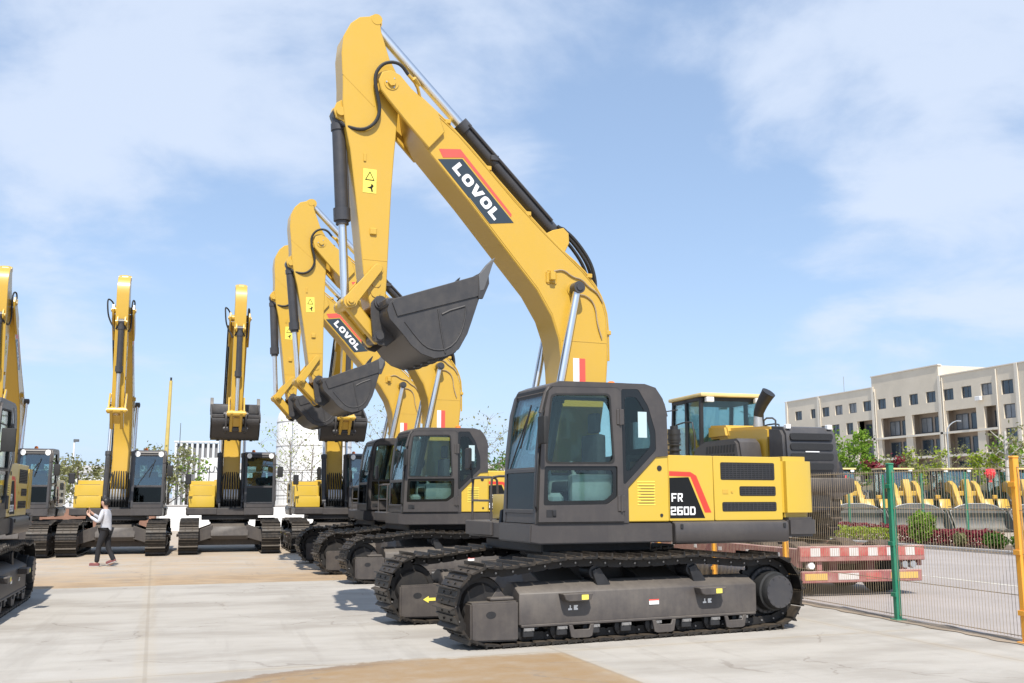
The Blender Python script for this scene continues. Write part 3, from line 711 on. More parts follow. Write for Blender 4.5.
    slab_decal([(2.965, 5.925), (3.03, 5.80), (2.90, 5.80)], .189, 1, wl); wl.prism([(2.965, 5.90), (3.012, 5.812), (2.918, 5.812)], .1915, .1925, 'y', mi=0)
    slab_decal([(2.91, 5.73), (2.94, 5.76), (2.95, 5.72), (3.0, 5.70), (2.95, 5.69), (2.94, 5.65), (2.92, 5.65), (2.93, 5.70)], .189, 1, wl)
    wl.build('warning_label', [M['labely'], M['black']], am, smooth=0)
    hs = MB(); hs.tube([(2.50, .30, 7.30), (2.60, .31, 7.42), (2.72, .28, 7.455), (2.86, .26, 7.40), (2.955, .25, 7.22), (2.90, .25, 6.95), (2.86, .25, 6.75), (2.92, .24, 6.57), (3.08, .22, 6.455), (3.30, .16, 6.50), (3.36, .10, 6.58)], .024, n=8, smooth=2)
    hs.tube([(2.50, -.30, 7.30), (2.60, -.38, 7.42), (2.72, -.46, 7.455), (2.86, -.48, 7.40), (2.955, -.47, 7.22), (2.90, -.44, 6.95), (2.86, -.36, 6.75), (2.92, -.24, 6.57), (3.08, -.22, 6.455), (3.30, -.16, 6.50), (3.36, -.10, 6.58)], .024, n=8, smooth=2)
    hs.build('hose', M['rubber'], am)
    for s in (1, -1): fi = MB(); fi.tube([(2.50, .30*s, 7.30), (2.36, .26*s, 7.19), (2.30, .2*s, 7.06)], .022, n=8, smooth=1); fi.cyl((2.33, .23*s, 7.2), (2.42, .30*s, 7.26), .035, n=8); fi.build('hose_fitting', M['boom'], am)
    # ---- arm cylinder along the boom's back
    p0 = Vector((.14, 0, 5.385)); p1 = Vector((2.915, 0, 8.06)); d = p1-p0
    c = MB(); c.cyl(p0, p0+d*.535, .098, n=20); c.cyl(p0+d*.51, p0+d*.545, .122, n=20); c.cyl(p0-Vector((0, .12, 0)), p0+Vector((0, .12, 0)), .12, n=16)
    c.tube([tuple(p0+d*.06+Vector((-.03, .115, .03))), tuple(p0+d*.52+Vector((-.03, .115, .03)))], .02, n=6)
    c.box(1.10, 1.22, -.13, .13, 6.34, 6.42, .01)
    co = c.build('arm_cylinder', M['cyl'], root)
    r = MB(); r.cyl(p0+d*.54, p1, .068, n=18); r.build('rod', M['chrome'], co)
    ey = MB(); ey.cyl(p1-Vector((0, .09, 0)), p1+Vector((0, .09, 0)), .10, n=18); ey.build('rod_eye', M['boom'], co)
    hs = MB()
    for y in (-.10, .02, .12): hs.tube([(.20, y, 5.50), (.02, y, 5.42), (-.16, y, 5.25), (-.33, y, 5.02), (-.40, y, 4.78), (-.40, y, 4.55)], .026, n=7, smooth=2)
    hs.build('hose', M['rubber'], co)
    # ---- bucket cylinder down the arm's front
    p0 = Vector((3.365, 0, 6.70)); p1 = Vector((3.20, 0, 4.16)); d = p1-p0
    c = MB(); c.cyl(p0, p0+d*.555, .088, n=20); c.cyl(p0+d*.50, p0+d*.565, .112, n=20); c.cyl(p0+d*.565, p0+d*.585, .085, n=20); c.cyl(p0+d*.05, p0+d*.085, .102, n=20); c.cyl(p0-Vector((0, .085, 0)), p0+Vector((0, .085, 0)), .095, n=16)
    c.tube([tuple(p0+d*.06+Vector((-.09, 0, 0))), tuple(p0+d*.5+Vector((-.09, 0, 0)))], .018, n=6)
    co = c.build('bucket_cylinder', M['cyl'], root)
    r = MB(); r.cyl(p0+d*.58, p1, .055, n=18); r.build('rod', M['chrome'], co)
    # ---- links
    for s in (1, -1):
        l = MB()
        A = Vector((2.845, 4.62)); B = Vector((3.20, 4.16)); n_ = (B-A).normalized(); q = Vector((-n_.y, n_.x))
        pl = []
        for k in range(9): a_ = pi/2+pi*k/8; pl.append(tuple(A+n_*(.06*cos(a_))+q*(.06*sin(a_))))
        for k in range(9): a_ = -pi/2+pi*k/8; pl.append(tuple(B+n_*(.085*cos(a_))+q*(.085*sin(a_))))
        l.prism(pl, s*.215, s*.265, 'y', b=.008)
        l.build('arm_link', M['boom'], root)
    l = MB(); A = Vector((3.20, 4.16)); B = Vector((2.82, 3.73)); n_ = (B-A).normalized(); q = Vector((-n_.y, n_.x))
    for s in (1, -1): l.prism([tuple(A+q*.09-n_*.08), tuple(A-q*.09-n_*.08), tuple(B-q*.075+n_*.07), tuple(B+q*.075+n_*.07)], s*.10, s*.20, 'y', b=.02)
    l.prism([tuple(A+q*.04+n_*.15), tuple(A-q*.04+n_*.15), tuple(B-q*.04-n_*.12), tuple(B+q*.04-n_*.12)], -.12, .12, 'y')
    l.cyl((A.x, -.30, A.y), (A.x, .30, A.y), .062, n=16); l.cyl((A.x, -.275, A.y), (A.x, .275, A.y), .09, n=16); l.cyl((A.x, .30, A.y), (A.x, .32, A.y), .035, n=6)
    l.build('bucket_link', M['boom'], root)
    # ---- bucket
    side = [(2.80, 4.10), (2.735, 4.158), (1.60, 4.56), (1.585, 4.286), (1.696, 3.952), (1.757, 3.774), (1.871, 3.568), (1.96, 3.50), (2.052, 3.461), (2.207, 3.427), (2.38, 3.479), (2.513, 3.581), (2.585, 3.672), (2.712, 3.809), (2.80, 3.90), (2.83, 4.0)]
    W = .655
    b = MB()
    shell = side[2:]+[side[0]]
    # curved back: a 25 mm sheet following the profile
    cen = Vector((2.2, 3.95)); inn = []
    for i, p in enumerate(shell):
        a_ = Vector(shell[max(0, i-1)]); c_ = Vector(shell[min(len(shell)-1, i+1)]); t = (c_-a_).normalized(); nn = Vector((-t.y, t.x))
        if (cen-Vector(p)).dot(nn) < 0: nn = -nn
        inn.append(tuple(Vector(p)+nn*.028))
    b.prism(shell+inn[::-1], -W+.01, W-.01, 'y')
    for s in (1, -1): b.prism(side, s*(W-.028), s*W, 'y', b=.004)
    b.box(2.70, 2.84, -W+.02, W-.02, 4.06, 4.17, .02)
    # lip
    lip = [(1.585, 4.30), (1.50, 4.56), (1.545, 4.60), (1.64, 4.56), (1.64, 4.30)]
    b.prism(lip, -W-.006, W+.006, 'y', b=.004)
    # hinge ears
    for s in (1, -1):
        b.prism([(2.60, 3.70), (2.72, 3.60), (2.82, 3.62), (2.90, 3.72), (2.93, 4.0), (2.93, 4.16), (2.86, 4.25), (2.75, 4.23), (2.69, 4.12), (2.62, 3.9)], s*.235, s*.285, 'y', b=.006)
    bk = b.build('bucket', M['bucket'], root, smooth=40)
    for s in (1, -1):
        t = MB(); yy = s*W
        band = [(2.77, 4.10), (2.735, 4.150), (1.605, 4.552), (1.592, 4.30), (1.63, 4.27), (2.70, 3.93)]
        t.prism(band, yy, yy+s*.018, 'y', b=.003)
        # raised panel ribs on the cheek
        t.tube([(1.80, yy+s*.002, 4.13), (2.00, yy+s*.002, 4.06), (2.11, yy+s*.002, 4.0)], .014, n=6)
        t.tube([(2.16, yy+s*.002, 4.06), (2.12, yy+s*.002, 3.8), (2.06, yy+s*.002, 3.50)], .012, n=6)
        t.tube([(1.78, yy+s*.002, 4.12), (1.80, yy+s*.002, 3.92), (1.88, yy+s*.002, 3.70), (2.02, yy+s*.002, 3.56), (2.18, yy+s*.002, 3.53), (2.33, yy+s*.002, 3.57), (2.46, yy+s*.002, 3.70), (2.60, yy+s*.002, 3.87)], .011, n=6, smooth=1)
        t.prism([(1.61, 4.58), (1.48, 4.60), (1.47, 4.45), (1.56, 4.24), (1.62, 4.24)], yy-s*.01, yy+s*.03, 'y', b=.006)
        t.build('side_cutter', M['bucket'], bk)
    for y in (-.45, -.15, .15, .45): wr = MB(); wr.prism([(1.60, 4.2), (1.70, 3.93), (1.765, 3.76), (1.875, 3.56), (2.05, 3.452), (2.21, 3.418), (2.21, 3.40), (2.04, 3.43), (1.86, 3.545), (1.745, 3.76), (1.68, 3.93), (1.585, 4.2)], y-.04, y+.04, 'y'); wr.build('wear_strip', M['bucket'], bk)
    for k in range(5):
        y = -.58+k*.29
        th = MB()
        if k in (0, 4):
            y = W*.985 if k else -W*.985
            th.prism([(1.60, 4.34), (1.545, 4.36), (1.475, 4.56), (1.43, 4.70), (1.392, 4.80), (1.40, 4.80), (1.50, 4.70), (1.575, 4.60), (1.62, 4.55)], y-.045, y+.045, 'y', b=.012)
        else:
            th.prism([(1.60, 4.20), (1.545, 4.22), (1.50, 4.40), (1.475, 4.54), (1.485, 4.56), (1.53, 4.52), (1.58, 4.50), (1.62, 4.45)], y-.055, y+.055, 'y', b=.012)
        th.build('tooth', M['tooth'], bk)
    pn = MB()
    for x, z, r in ((2.815, 4.165, .085), (2.82, 3.73, .075)):
        pn = MB(); pn.cyl((x, -.31, z), (x, .31, z), r, n=20); pn.cyl((x, -.33, z), (x, .33, z), r*.7, n=16); pn.build('bucket_pin', M['cyl'], bk)
    return root
# ------------------------------------------------------------------ sky, sun, camera
EL = 52.
w = bpy.data.worlds.new('World'); scene.world = w; w.use_nodes = True
nt = w.node_tree; nt.nodes.clear()
out = nt.nodes.new('ShaderNodeOutputWorld'); bg = nt.nodes.new('ShaderNodeBackground')
sky = nt.nodes.new('ShaderNodeTexSky'); sky.sky_type = 'NISHITA'; sky.sun_disc = False
sky.sun_elevation = R(EL); sky.sun_rotation = R(180+8); sky.air_density = 1.0; sky.dust_density = .7; sky.ozone_density = 1.2; sky.altitude = 50
bg.inputs['Strength'].default_value = .125
tc = nt.nodes.new('ShaderNodeTexCoord'); sx = nt.nodes.new('ShaderNodeSeparateXYZ'); nt.links.new(tc.outputs['Generated'], sx.inputs[0])
def mth(op, a, b=None, c=None):
    n = nt.nodes.new('ShaderNodeMath'); n.operation = op
    for i, v in enumerate((a, b, c)):
        if v is None: continue
        if isinstance(v, (int, float)): n.inputs[i].default_value = v
        else: nt.links.new(v, n.inputs[i])
    return n.outputs[0]
# clouds lie on a high flat layer: project the view direction on to it
zz = mth('MAXIMUM', sx.outputs['Z'], 0.0); den = mth('ADD', zz, .22)
cx = mth('DIVIDE', sx.outputs['X'], den); cy = mth('DIVIDE', sx.outputs['Y'], den)
cmb = nt.nodes.new('ShaderNodeCombineXYZ'); nt.links.new(cx, cmb.inputs[0]); nt.links.new(cy, cmb.inputs[1])
n1 = nt.nodes.new('ShaderNodeTexNoise'); n1.inputs['Scale'].default_value = 2.3; n1.inputs['Detail'].default_value = 9; n1.inputs['Roughness'].default_value = .56; n1.inputs['Distortion'].default_value = .3
mp = nt.nodes.new('ShaderNodeMapping'); mp.inputs['Location'].default_value = CLOUD_OFF if 'CLOUD_OFF' in globals() else (3.1, 1.7, .4); mp.inputs['Rotation'].default_value = (0, 0, R(20))
nt.links.new(cmb.outputs[0], mp.inputs[0]); nt.links.new(mp.outputs[0], n1.inputs['Vector'])
# broad banks of cloud, placed in the sky by direction
def bank(dx, dy, dz, power):
    d = Vector((dx, dy, dz)).normalized()
    v = nt.nodes.new('ShaderNodeVectorMath'); v.operation = 'DOT_PRODUCT'; v.inputs[1].default_value = d
    nrm = nt.nodes.new('ShaderNodeVectorMath'); nrm.operation = 'NORMALIZE'; nt.links.new(tc.outputs['Generated'], nrm.inputs[0])
    nt.links.new(nrm.outputs[0], v.inputs[0])
    return mth('POWER', mth('MAXIMUM', v.outputs['Value'], 0.), power)
def skydir(u, v):
    P = math.atan(.1555); x = (u-512)/1000; y = (341.5-v)/1000
    fy = cos(P)-y*sin(P); fz = sin(P)+y*cos(P); s_ = S(x, fy)
    return (s_[0], s_[1], fz)
tot = None
for u, v, p, k in ((900, 200, 45, .28), (520, 90, 130, .20), (120, 50, 60, .22), (330, 50, 110, .14), (980, 5, 160, .2), (760, 60, 300, .12), (60, 330, 50, .06), (670, 160, 140, -.22), (720, 340, 60, -.14), (200, 200, 120, -.10), (860, 90, 300, -.12)):
    t = mth('MULTIPLY', bank(*skydir(u, v), p), k); tot = t if tot is None else mth('ADD', tot, t)
cov = mth('ADD', n1.outputs['Fac'], tot)
mr = nt.nodes.new('ShaderNodeMapRange'); mr.interpolation_type = 'SMOOTHSTEP'
mr.inputs[1].default_value = .50; mr.inputs[2].default_value = .80; mr.inputs[3].default_value = 0; mr.inputs[4].default_value = .80
nt.links.new(cov, mr.inputs[0])
mx = nt.nodes.new('ShaderNodeMix'); mx.data_type = 'RGBA'
# spring haze: a thin even veil, thicker towards the horizon
veil = mth('POWER', mth('SUBTRACT', 1., zz), 7.); veil = mth('MULTIPLY_ADD', veil, .42, .40)
vm = nt.nodes.new('ShaderNodeMix'); vm.data_type = 'RGBA'; nt.links.new(veil, vm.inputs[0]); nt.links.new(sky.outputs[0], vm.inputs[6]); vm.inputs[7].default_value = (3.7, 5.1, 7.5, 1)
nt.links.new(mr.outputs[0], mx.inputs[0]); nt.links.new(vm.outputs[2], mx.inputs[6]); mx.inputs[7].default_value = (5.1, 5.75, 6.9, 1)
nt.links.new(mx.outputs[2], bg.inputs['Color']); nt.links.new(bg.outputs[0], out.inputs['Surface'])

sd = bpy.data.lights.new('sun', 'SUN'); sd.energy = 5.0; sd.angle = R(.5); sd.color = (1, .95, .87)
so = bpy.data.objects.new('sun', sd); COL.objects.link(so)
to_sun = Vector((-sin(R(8))*cos(R(EL)), -cos(R(8))*cos(R(EL)), sin(R(EL))))
so.rotation_euler = to_sun.to_track_quat('Z', 'Y').to_euler(); so.location = (0, -20, 40)

cam = bpy.data.cameras.new('camera'); cam.sensor_width = 36; cam.lens = 36*1000/1024; cam.clip_end = 3000; cam.clip_start = .1
co = bpy.data.objects.new('camera', cam); COL.objects.link(co); co.location = (0, 0, 1.7)
co.rotation_euler = (R(90)+math.atan(.1555), 0, -R(15.7)); scene.camera = co
vs = scene.view_settings; vs.view_transform = 'Standard'; vs.look = 'None'; vs.exposure = EXPO; vs.gamma = 1; vs.use_curve_mapping = False
# ------------------------------------------------------------------ ground
def ground_mat():
    m, nt, out = new_mat('dusty concrete slabs')
    p = nt.nodes.new('ShaderNodeBsdfPrincipled'); p.inputs['Specular IOR Level'].default_value = .25
    ge = nt.nodes.new('ShaderNodeNewGeometry'); sx = nt.nodes.new('ShaderNodeSeparateXYZ'); nt.links.new(ge.outputs['Position'], sx.inputs[0])
    X, Y = sx.outputs['X'], sx.outputs['Y']
    def L(v, s): 
        if isinstance(v, (int, float)): s.default_value = v
        else: nt.links.new(v, s)
    def mt(op, a, b=None, c=None):
        n = nt.nodes.new('ShaderNodeMath'); n.operation = op
        for i, v in enumerate((a, b, c)):
            if v is not None: L(v, n.inputs[i])
        return n.outputs[0]
    def ss(v, a, b, lo=0., hi=1.):
        n = nt.nodes.new('ShaderNodeMapRange'); n.interpolation_type = 'SMOOTHSTEP'
        L(v, n.inputs[0]); n.inputs[1].default_value = a; n.inputs[2].default_value = b; n.inputs[3].default_value = lo; n.inputs[4].default_value = hi
        return n.outputs[0]
    def noise_(scale, det=6, rough=.6, sy=1.):
        mp = nt.nodes.new('ShaderNodeMapping'); mp.inputs['Scale'].default_value = (1, sy, 1); nt.links.new(ge.outputs['Position'], mp.inputs[0])
        n = nt.nodes.new('ShaderNodeTexNoise'); n.inputs['Scale'].default_value = scale; n.inputs['Detail'].default_value = det; n.inputs['Roughness'].default_value = rough
        nt.links.new(mp.outputs[0], n.inputs['Vector']); return n.outputs['Fac']
    def mixc(f, a, b):
        n = nt.nodes.new('ShaderNodeMix'); n.data_type = 'RGBA'; L(f, n.inputs[0])
        for v, s in ((a, n.inputs[6]), (b, n.inputs[7])):
            if isinstance(v, tuple): s.default_value = (*v, 1)
            else: nt.links.new(v, s)
        return n.outputs[2]
    nb = noise_(.35, 6, .6, 2.6); nm = noise_(1.4, 7, .68, 1.6); nf = noise_(9, 6, .7); nx = noise_(70, 3, .6)
    xs = mt('MULTIPLY_ADD', mt('SUBTRACT', Y, 14.), .066, X)
    ys = mt('MULTIPLY_ADD', X, -.1, Y)
    col = mixc(ss(nb, .38, .66), (.435, .405, .36), (.335, .305, .265))
    col = mixc(ss(nm, .50, .72, 0, .5), col, (.475, .45, .41))
    col = mixc(ss(nm, .46, .30, 0, .35), col, (.34, .315, .28))
    # long scuffs left by tracks
    sc = noise_(1.1, 5, .7, .12); col = mixc(ss(sc, .52, .68, 0, .42), col, (.30, .275, .24))
    # the slab row under the parked machines has tan soil washed over it
    e1 = mt('ADD', ys, mt('ADD', mt('MULTIPLY', mt('SUBTRACT', nf, .5), .22), mt('MULTIPLY', mt('SUBTRACT', nm, .5), .30)))
    band = mt('MULTIPLY', ss(e1, 21.12, 21.22), ss(mt('ADD', ys, mt('MULTIPLY', nb, 5.)), 28.6, 24.6))
    band = mt('MULTIPLY', band, ss(nm, .25, .55, .55, 1.)); band = mt('MULTIPLY', band, ss(noise_(.5, 5, .6, 3.), .30, .55, .55, 1.))
    col = mixc(band, col, (.245, .150, .064))
    pale = mt('MULTIPLY', ss(e1, 21.12, 21.22), ss(ys, 80, 40, 0, .75)); col = mixc(mt('MULTIPLY', pale, ss(nm, .3, .6)), col, (.45, .335, .22))
    # a second tan patch in the slab nearest the camera, its far edge following the joint
    cv = mt('MULTIPLY', mt('POWER', mt('MAXIMUM', mt('SUBTRACT', 2.2, X), 0.), 1.6), .24)
    lim = mt('SUBTRACT', 10.93, cv)
    f2 = mt('SUBTRACT', lim, mt('ADD', Y, mt('ADD', mt('MULTIPLY', mt('SUBTRACT', nm, .5), .55), mt('MULTIPLY', mt('SUBTRACT', nf, .5), .25))))
    pm = mt('MULTIPLY', ss(f2, -.03, .16), ss(mt('ADD', xs, mt('MULTIPLY', mt('SUBTRACT', nf, .5), .06)), 3.47, 3.41))
    pm = mt('MULTIPLY', pm, ss(X, -2.2, -.2))
    col = mixc(mt('MULTIPLY', pm, mt('MULTIPLY', ss(nm, .2, .6, .62, .98), ss(noise_(3.2, 6, .7), .3, .6, .8, 1.))), col, (.30, .195, .095))
    # damp dark line where that soil ends
    rim = mt('MULTIPLY', mt('MULTIPLY', ss(f2, -.04, .03), ss(f2, .30, .06)), ss(X, 2.3, 1.4)); rim = mt('MULTIPLY', rim, ss(X, -1.2, .6))
    col = mixc(mt('MULTIPLY', rim, .75), col, (.21, .14, .085))
    # joints between slabs
    def joint(v, off, sp, wd):
        a = mt('ABSOLUTE', mt('SUBTRACT', mt('FRACT', mt('ADD', mt('DIVIDE', mt('SUBTRACT', v, off), sp), .5)), .5))
        return ss(mt('MULTIPLY', a, sp), wd, wd*.35)
    jx = joint(xs, -.92, 4.35, .030); jy = joint(ys, 10.62, 10.55, .030)
    j = mt('MAXIMUM', jx, jy)
    col = mixc(mt('MULTIPLY', mt('MAXIMUM', joint(xs, -.92, 4.35, .16), joint(ys, 10.62, 10.55, .12)), ss(nf, .3, .7, .05, .35)), col, (.44, .36, .25))
    col = mixc(mt('MULTIPLY', j, .28), col, (.22, .18, .13))
    # hairline cracks and pale efflorescence
    vo = nt.nodes.new('ShaderNodeTexVoronoi'); vo.feature = 'DISTANCE_TO_EDGE'; vo.inputs['Scale'].default_value = .33
    dm = nt.nodes.new('ShaderNodeVectorMath'); dm.operation = 'MULTIPLY_ADD'; dn = nt.nodes.new('ShaderNodeTexNoise'); dn.inputs['Scale'].default_value = 1.3; dn.inputs['Detail'].default_value = 5
    nt.links.new(ge.outputs['Position'], dn.inputs['Vector']); nt.links.new(dn.outputs['Color'], dm.inputs[0]); dm.inputs[1].default_value = (1.1, 1.1, 0); nt.links.new(ge.outputs['Position'], dm.inputs[2]); nt.links.new(dm.outputs[0], vo.inputs['Vector'])
    crk = mt('MULTIPLY', ss(vo.outputs['Distance'], .006, .002), ss(nb, .44, .56)); col = mixc(mt('MULTIPLY', crk, .5), col, (.20, .17, .14))
    # tyre and track marks, long and faint
    tk = noise_(2.3, 3, .6, .05); col = mixc(mt('MULTIPLY', ss(tk, .60, .66), ss(nf, .35, .6, .05, .22)), col, (.23, .20, .17))
    # oil spots
    col = mixc(ss(noise_(.9, 4, .5), .70, .78, 0, .35), col, (.24, .21, .18))
    col = mixc(ss(nx, .42, .62, 0, .16), col, (.30, .27, .24))
    nt.links.new(col, p.inputs['Base Color']); p.inputs['Roughness'].default_value = .85
    b = nt.nodes.new('ShaderNodeBump'); b.inputs['Strength'].default_value = .35; b.inputs['Distance'].default_value = .01
    nt.links.new(mt('ADD', mt('MULTIPLY', nf, .6), mt('MULTIPLY', nx, .4)), b.inputs['Height']); nt.links.new(b.outputs[0], p.inputs['Normal'])
    nt.links.new(p.outputs[0], out.inputs['Surface'])
    return m
g = MB(); g.quad((-900, -300, 0), (900, -300, 0), (900, 1500, 0), (-900, 1500, 0))
tag(g.build('ground', ground_mat(), smooth=0), kind='structure')

# ------------------------------------------------------------------ excavators
proto = make_excavator()
def widen(root):
    for c_ in root.children:
        if c_.name.split('.')[0] == 'bucket': c_.scale = (1, 1.18, 1)
def swing(root, deg):
    """turn the arm, its links and the bucket about the boom-nose pin"""
    sw = Matrix.Translation((2.74, 0, 7.13)) @ Matrix.Rotation(R(deg), 4, 'Y') @ Matrix.Translation((-2.74, 0, -7.13))
    for c_ in root.children:
        if c_.name.split('.')[0] in ('arm', 'arm_link', 'bucket_link', 'bucket_cylinder', 'bucket'): c_.matrix_local = sw @ Matrix.Diagonal((1, c_.scale[1], 1, 1))
def place(o, camx, camy, bearing, label, group):
    """bearing: heading, degrees clockwise from the camera's right-hand side seen from above"""
    x, y = S(camx, camy); o.location = (x, y, 0); o.rotation_euler = (0, 0, R(bearing-15.7)); tag(o, label, 'excavator', group)
G1 = 'excavators in the side-on line'; G2 = 'excavators facing the yard in the rear row'
place(proto, .78, 13.98, 203.5, 'large yellow excavator in front, seen side-on with its whole dark bucket raised against the sky', G1)
o = copy_tree(proto); place(o, -1.72, 22.4, 202.5, 'side-on yellow excavator directly behind the largest one, second in the line', G1)
swing(o, 2.4)
o = copy_tree(proto); place(o, -2.95, 26.2, 201.5, 'farthest side-on excavator, cab front and arm edge peeping out left of the second', G1)
row = [(-12.1, 31.2, 'yellow excavator facing the camera without a bucket, the walking person in front of it', True),
       (-9.05, 32.5, 'facing yellow excavator with grey bucket hung before its boom, beside the white slatted hall', False),
       (-5.95, 33.6, 'facing excavator in front of the white silo, half hidden by the raised buckets', False),
       (-15.0, 30.0, 'facing excavator at the left edge behind the nearer one, dark cab and boom showing', True)]
for x, y, lab, nb in row:
    o = copy_tree(proto, skip=('bucket', 'handrail') if nb else ('handrail',)); place(o, x, y, -73., lab, G2); o.scale = (.92, .92, .995); widen(o); swing(o, {-9.05: -.8, -5.95: 2.5, -15.0: 1.6}.get(x, .6))
o = copy_tree(proto, skip=()); place(o, -8.98, 14.76, -72., 'near excavator cut off by the left picture edge, its cab and track end in shade', 'excavator at the left edge')

# the side-on machines carry no lamps on the cab front
for mch in (proto,)+tuple(o_ for o_ in bpy.data.objects if o_.get('group') == G1 and o_ is not proto):
    for c_ in mch.children:
        if c_.name.split('.')[0] == 'cab':
            for l_ in [q for q in c_.children if q.name.split('.')[0] == 'work_light']: bpy.data.objects.remove(l_)

# the front machine's crawlers sit turned a touch further than its body
tw = Matrix.Translation((0, .09, 0)) @ Matrix.Rotation(R(1.2), 4, 'Z')
for c_ in proto.children:
    if c_.name.split('.')[0] in ('track', 'track_frame', 'carbody', 'idler_wheel', 'final_drive', 'bottom_roller', 'roller_bolt', 'roller_guard', 'carrier_roller'):
        c_.matrix_local = tw
        ys2 = [v_.co.y for v_ in c_.data.vertices]
        if max(ys2) < 0: c_.matrix_local = Matrix.Translation((0, .17, 0)) @ tw
# ------------------------------------------------------------------ road, kerb, planting strip
def surf(name, x0, x1, y0, y1, z, m, label=None):
    g = MB(); g.quad((x0, y0, z), (x1, y0, z), (x1, y1, z), (x0, y1, z)); return tag(g.build(name, m, smooth=0), kind='structure')
M['road'] = mat('worn pale road', (.36, .32, .295), .9, 0, .14, .5, .35, 60)
M['line'] = mat('worn lane paint', (.62, .58, .50), .85, 0, .25, 2)
M['soil'] = mat('planting soil', (.16, .115, .08), .95, 0, .3, 3, .5, 30)
M['drift'] = mat('dust and grit', (.30, .235, .17), .95, 0, .4, 2.5, .5, 50)
surf('road', 9.24, 22.3, -30, 260, .004, M['road'])
g = MB()
for k in range(60):
    if k % 3 != 2: g.quad((14.62, -20+k*3, .008), (14.74, -20+k*3, .008), (14.74, -17.2+k*3, .008), (14.62, -17.2+k*3, .008))
tag(g.build('road_marking', M['line'], smooth=0), kind='structure')
g = MB(); bl = random.Random(3)
yy = 0.
g.v = []; L_ = []; Rr = []
for k in range(260):
    y = 2+k*.12; L_.append((9.0-.10*noise.noise((k*.31, 0, 0))-.05, y, .008)); Rr.append((9.20+.16*noise.noise((k*.23, 5, 0))+.06, y, .008))
for k in range(259): g.quad(L_[k], Rr[k], Rr[k+1], L_[k+1])
tag(g.build('grit_strip', M['drift'], smooth=0), kind='structure')
g = MB()
for k in range(90): g.box(22.3, 22.45, -20+k*1.5, -18.51+k*1.5, 0, .13, .012)
tag(g.build('kerb', M['kerb'], smooth=0), kind='structure')
surf('planting_bed', 22.45, 25.4, -20, 115, .10, M['soil'])

# ------------------------------------------------------------------ yard fence with coloured posts
fence = empty('mesh_fence', (9.09, 0, 0)); tag(fence, 'tall tan wire mesh fence with one green and several orange posts', 'fence')
ys_ = [4.85, 7.45, 10.03, 12.4, 15.3, 17.9, 20.5, 23.1, 25.7, 28.3]
for i, y in enumerate(ys_):
    p = MB(); col_ = 'fgreen' if i in (3, 0) else 'forange'; hh = 2.16 if i != 3 else 2.15
    p.box(-.04, .04, y-.04, y+.04, 0, hh, .008); p.box(-.045, .045, y-.045, y+.045, hh, hh+.03, .01)
    p.box(-.08, .08, y-.08, y+.08, 0, .02, .004)
    for z in (.35, 1.05, 1.85): p.box(-.06, -.04, y-.055, y+.055, z-.03, z+.03, .004)
    o = p.build('post', M[col_], fence, smooth=0)
    if i == 3: o['label'] = 'green post'
    if col_ == 'forange': o['label'] = 'orange post'
for a, b in zip(ys_, ys_[1:]):
    p = MB()
    n = int((b-a-.12)/.055)
    for k in range(n+1):
        y = a+.07+k*(b-a-.14)/n; p.cyl((-.012, y, .06), (-.012+rnd.uniform(-.004, .004), y+rnd.uniform(-.004, .004), 2.08), .0026, n=4)
    for z in (.08, .55, 1.03, 1.54, 2.05): p.cyl((-.004, a+.04, z), (-.004, b-.04, z), .0055, n=5)
    p.build('mesh_panel', M['wire'], fence, smooth=0)

# ------------------------------------------------------------------ red low-bed trailer on the road
def wheel(mb_parent, x, y, z, r, wd, rimm, name='wheel', axis='y', lug=0):
    """tyre with sidewall bulge and tread lugs, and a dished rim; axis y"""
    t = MB(); h = wd/2
    t.lathe([(-h*.78, r*.56), (-h, r*.66), (-h*1.02, r*.82), (-h*.88, r*.95), (-h*.70, r*.985), (h*.70, r*.985), (h*.88, r*.95), (h*1.02, r*.82), (h, r*.66), (h*.78, r*.56)], (0, 0, 0), n=36)
    if lug:
        for k in range(lug):
            a = 2*pi*k/lug
            for s in (-1, 1):
                bm = Matrix.Rotation(a+(.10 if s > 0 else 0), 4, 'Y')
                t.box(-r*.045, r*.045, *sorted((s*h*.06, s*h*.97)), r*.96, r*1.04, .008, rot=bm)
    o = t.build('tyre', M['tyre'], None)
    w_ = empty(name, (x, y, z), 0, mb_parent)
    o.parent = w_
    q = MB(); q.lathe([(-h*.75, r*.57), (-h*.6, r*.50), (-h*.2, r*.46), (-h*.2, r*.2), (-h*.5, r*.18), (-h*.55, 0)], (0, 0, 0), n=28)
    q.lathe([(h*.55, 0), (h*.5, r*.18), (h*.2, r*.2), (h*.2, r*.46), (h*.6, r*.50), (h*.75, r*.57)], (0, 0, 0), n=28)
    q.build('rim', rimm, w_)
    return w_
M['dullyellow'] = dusty_paint('dusty yellow plate', (.62, .40, .10), (.45, .33, .24), .6, .6, scale=6)
tr = empty('lowbed_trailer', (10.70, 15.5, 0)); tag(tr, 'faded red low-bed trailer with striped tail board carrying the wheel loader', 'trailer')
p = MB()
p.box(-1.2, 1.2, .05, 12.6, .70, .79, .01); p.build('deck', M['plank'], tr)
p = MB()
for s in (-1, 1):
    p.box(*sorted((s*1.15, s*1.25)), .04, 12.6, .50, .82, .01)
    p.box(*sorted((s*.30, s*.46)), .3, 12.6, .35, .70, .01)
for k in range(12): p.box(-1.2, 1.2, .5+k, .58+k, .52, .70)
p.build('frame', M['tred'], tr, smooth=0)
p = MB()
for k in range(11):
    for x in (-1.252,): p.box(x-.004, x, .6+k*1.1, .72+k*1.1, .66, .73)
p.build('reflector', M['white'], tr, smooth=0)['kind'] = 'stuff'
p = MB()
p.box(-1.25, 1.25, -.05, .04, .60, .86, .012)
p.build('tail_board', M['tred'], tr)
p = MB(); n = 13
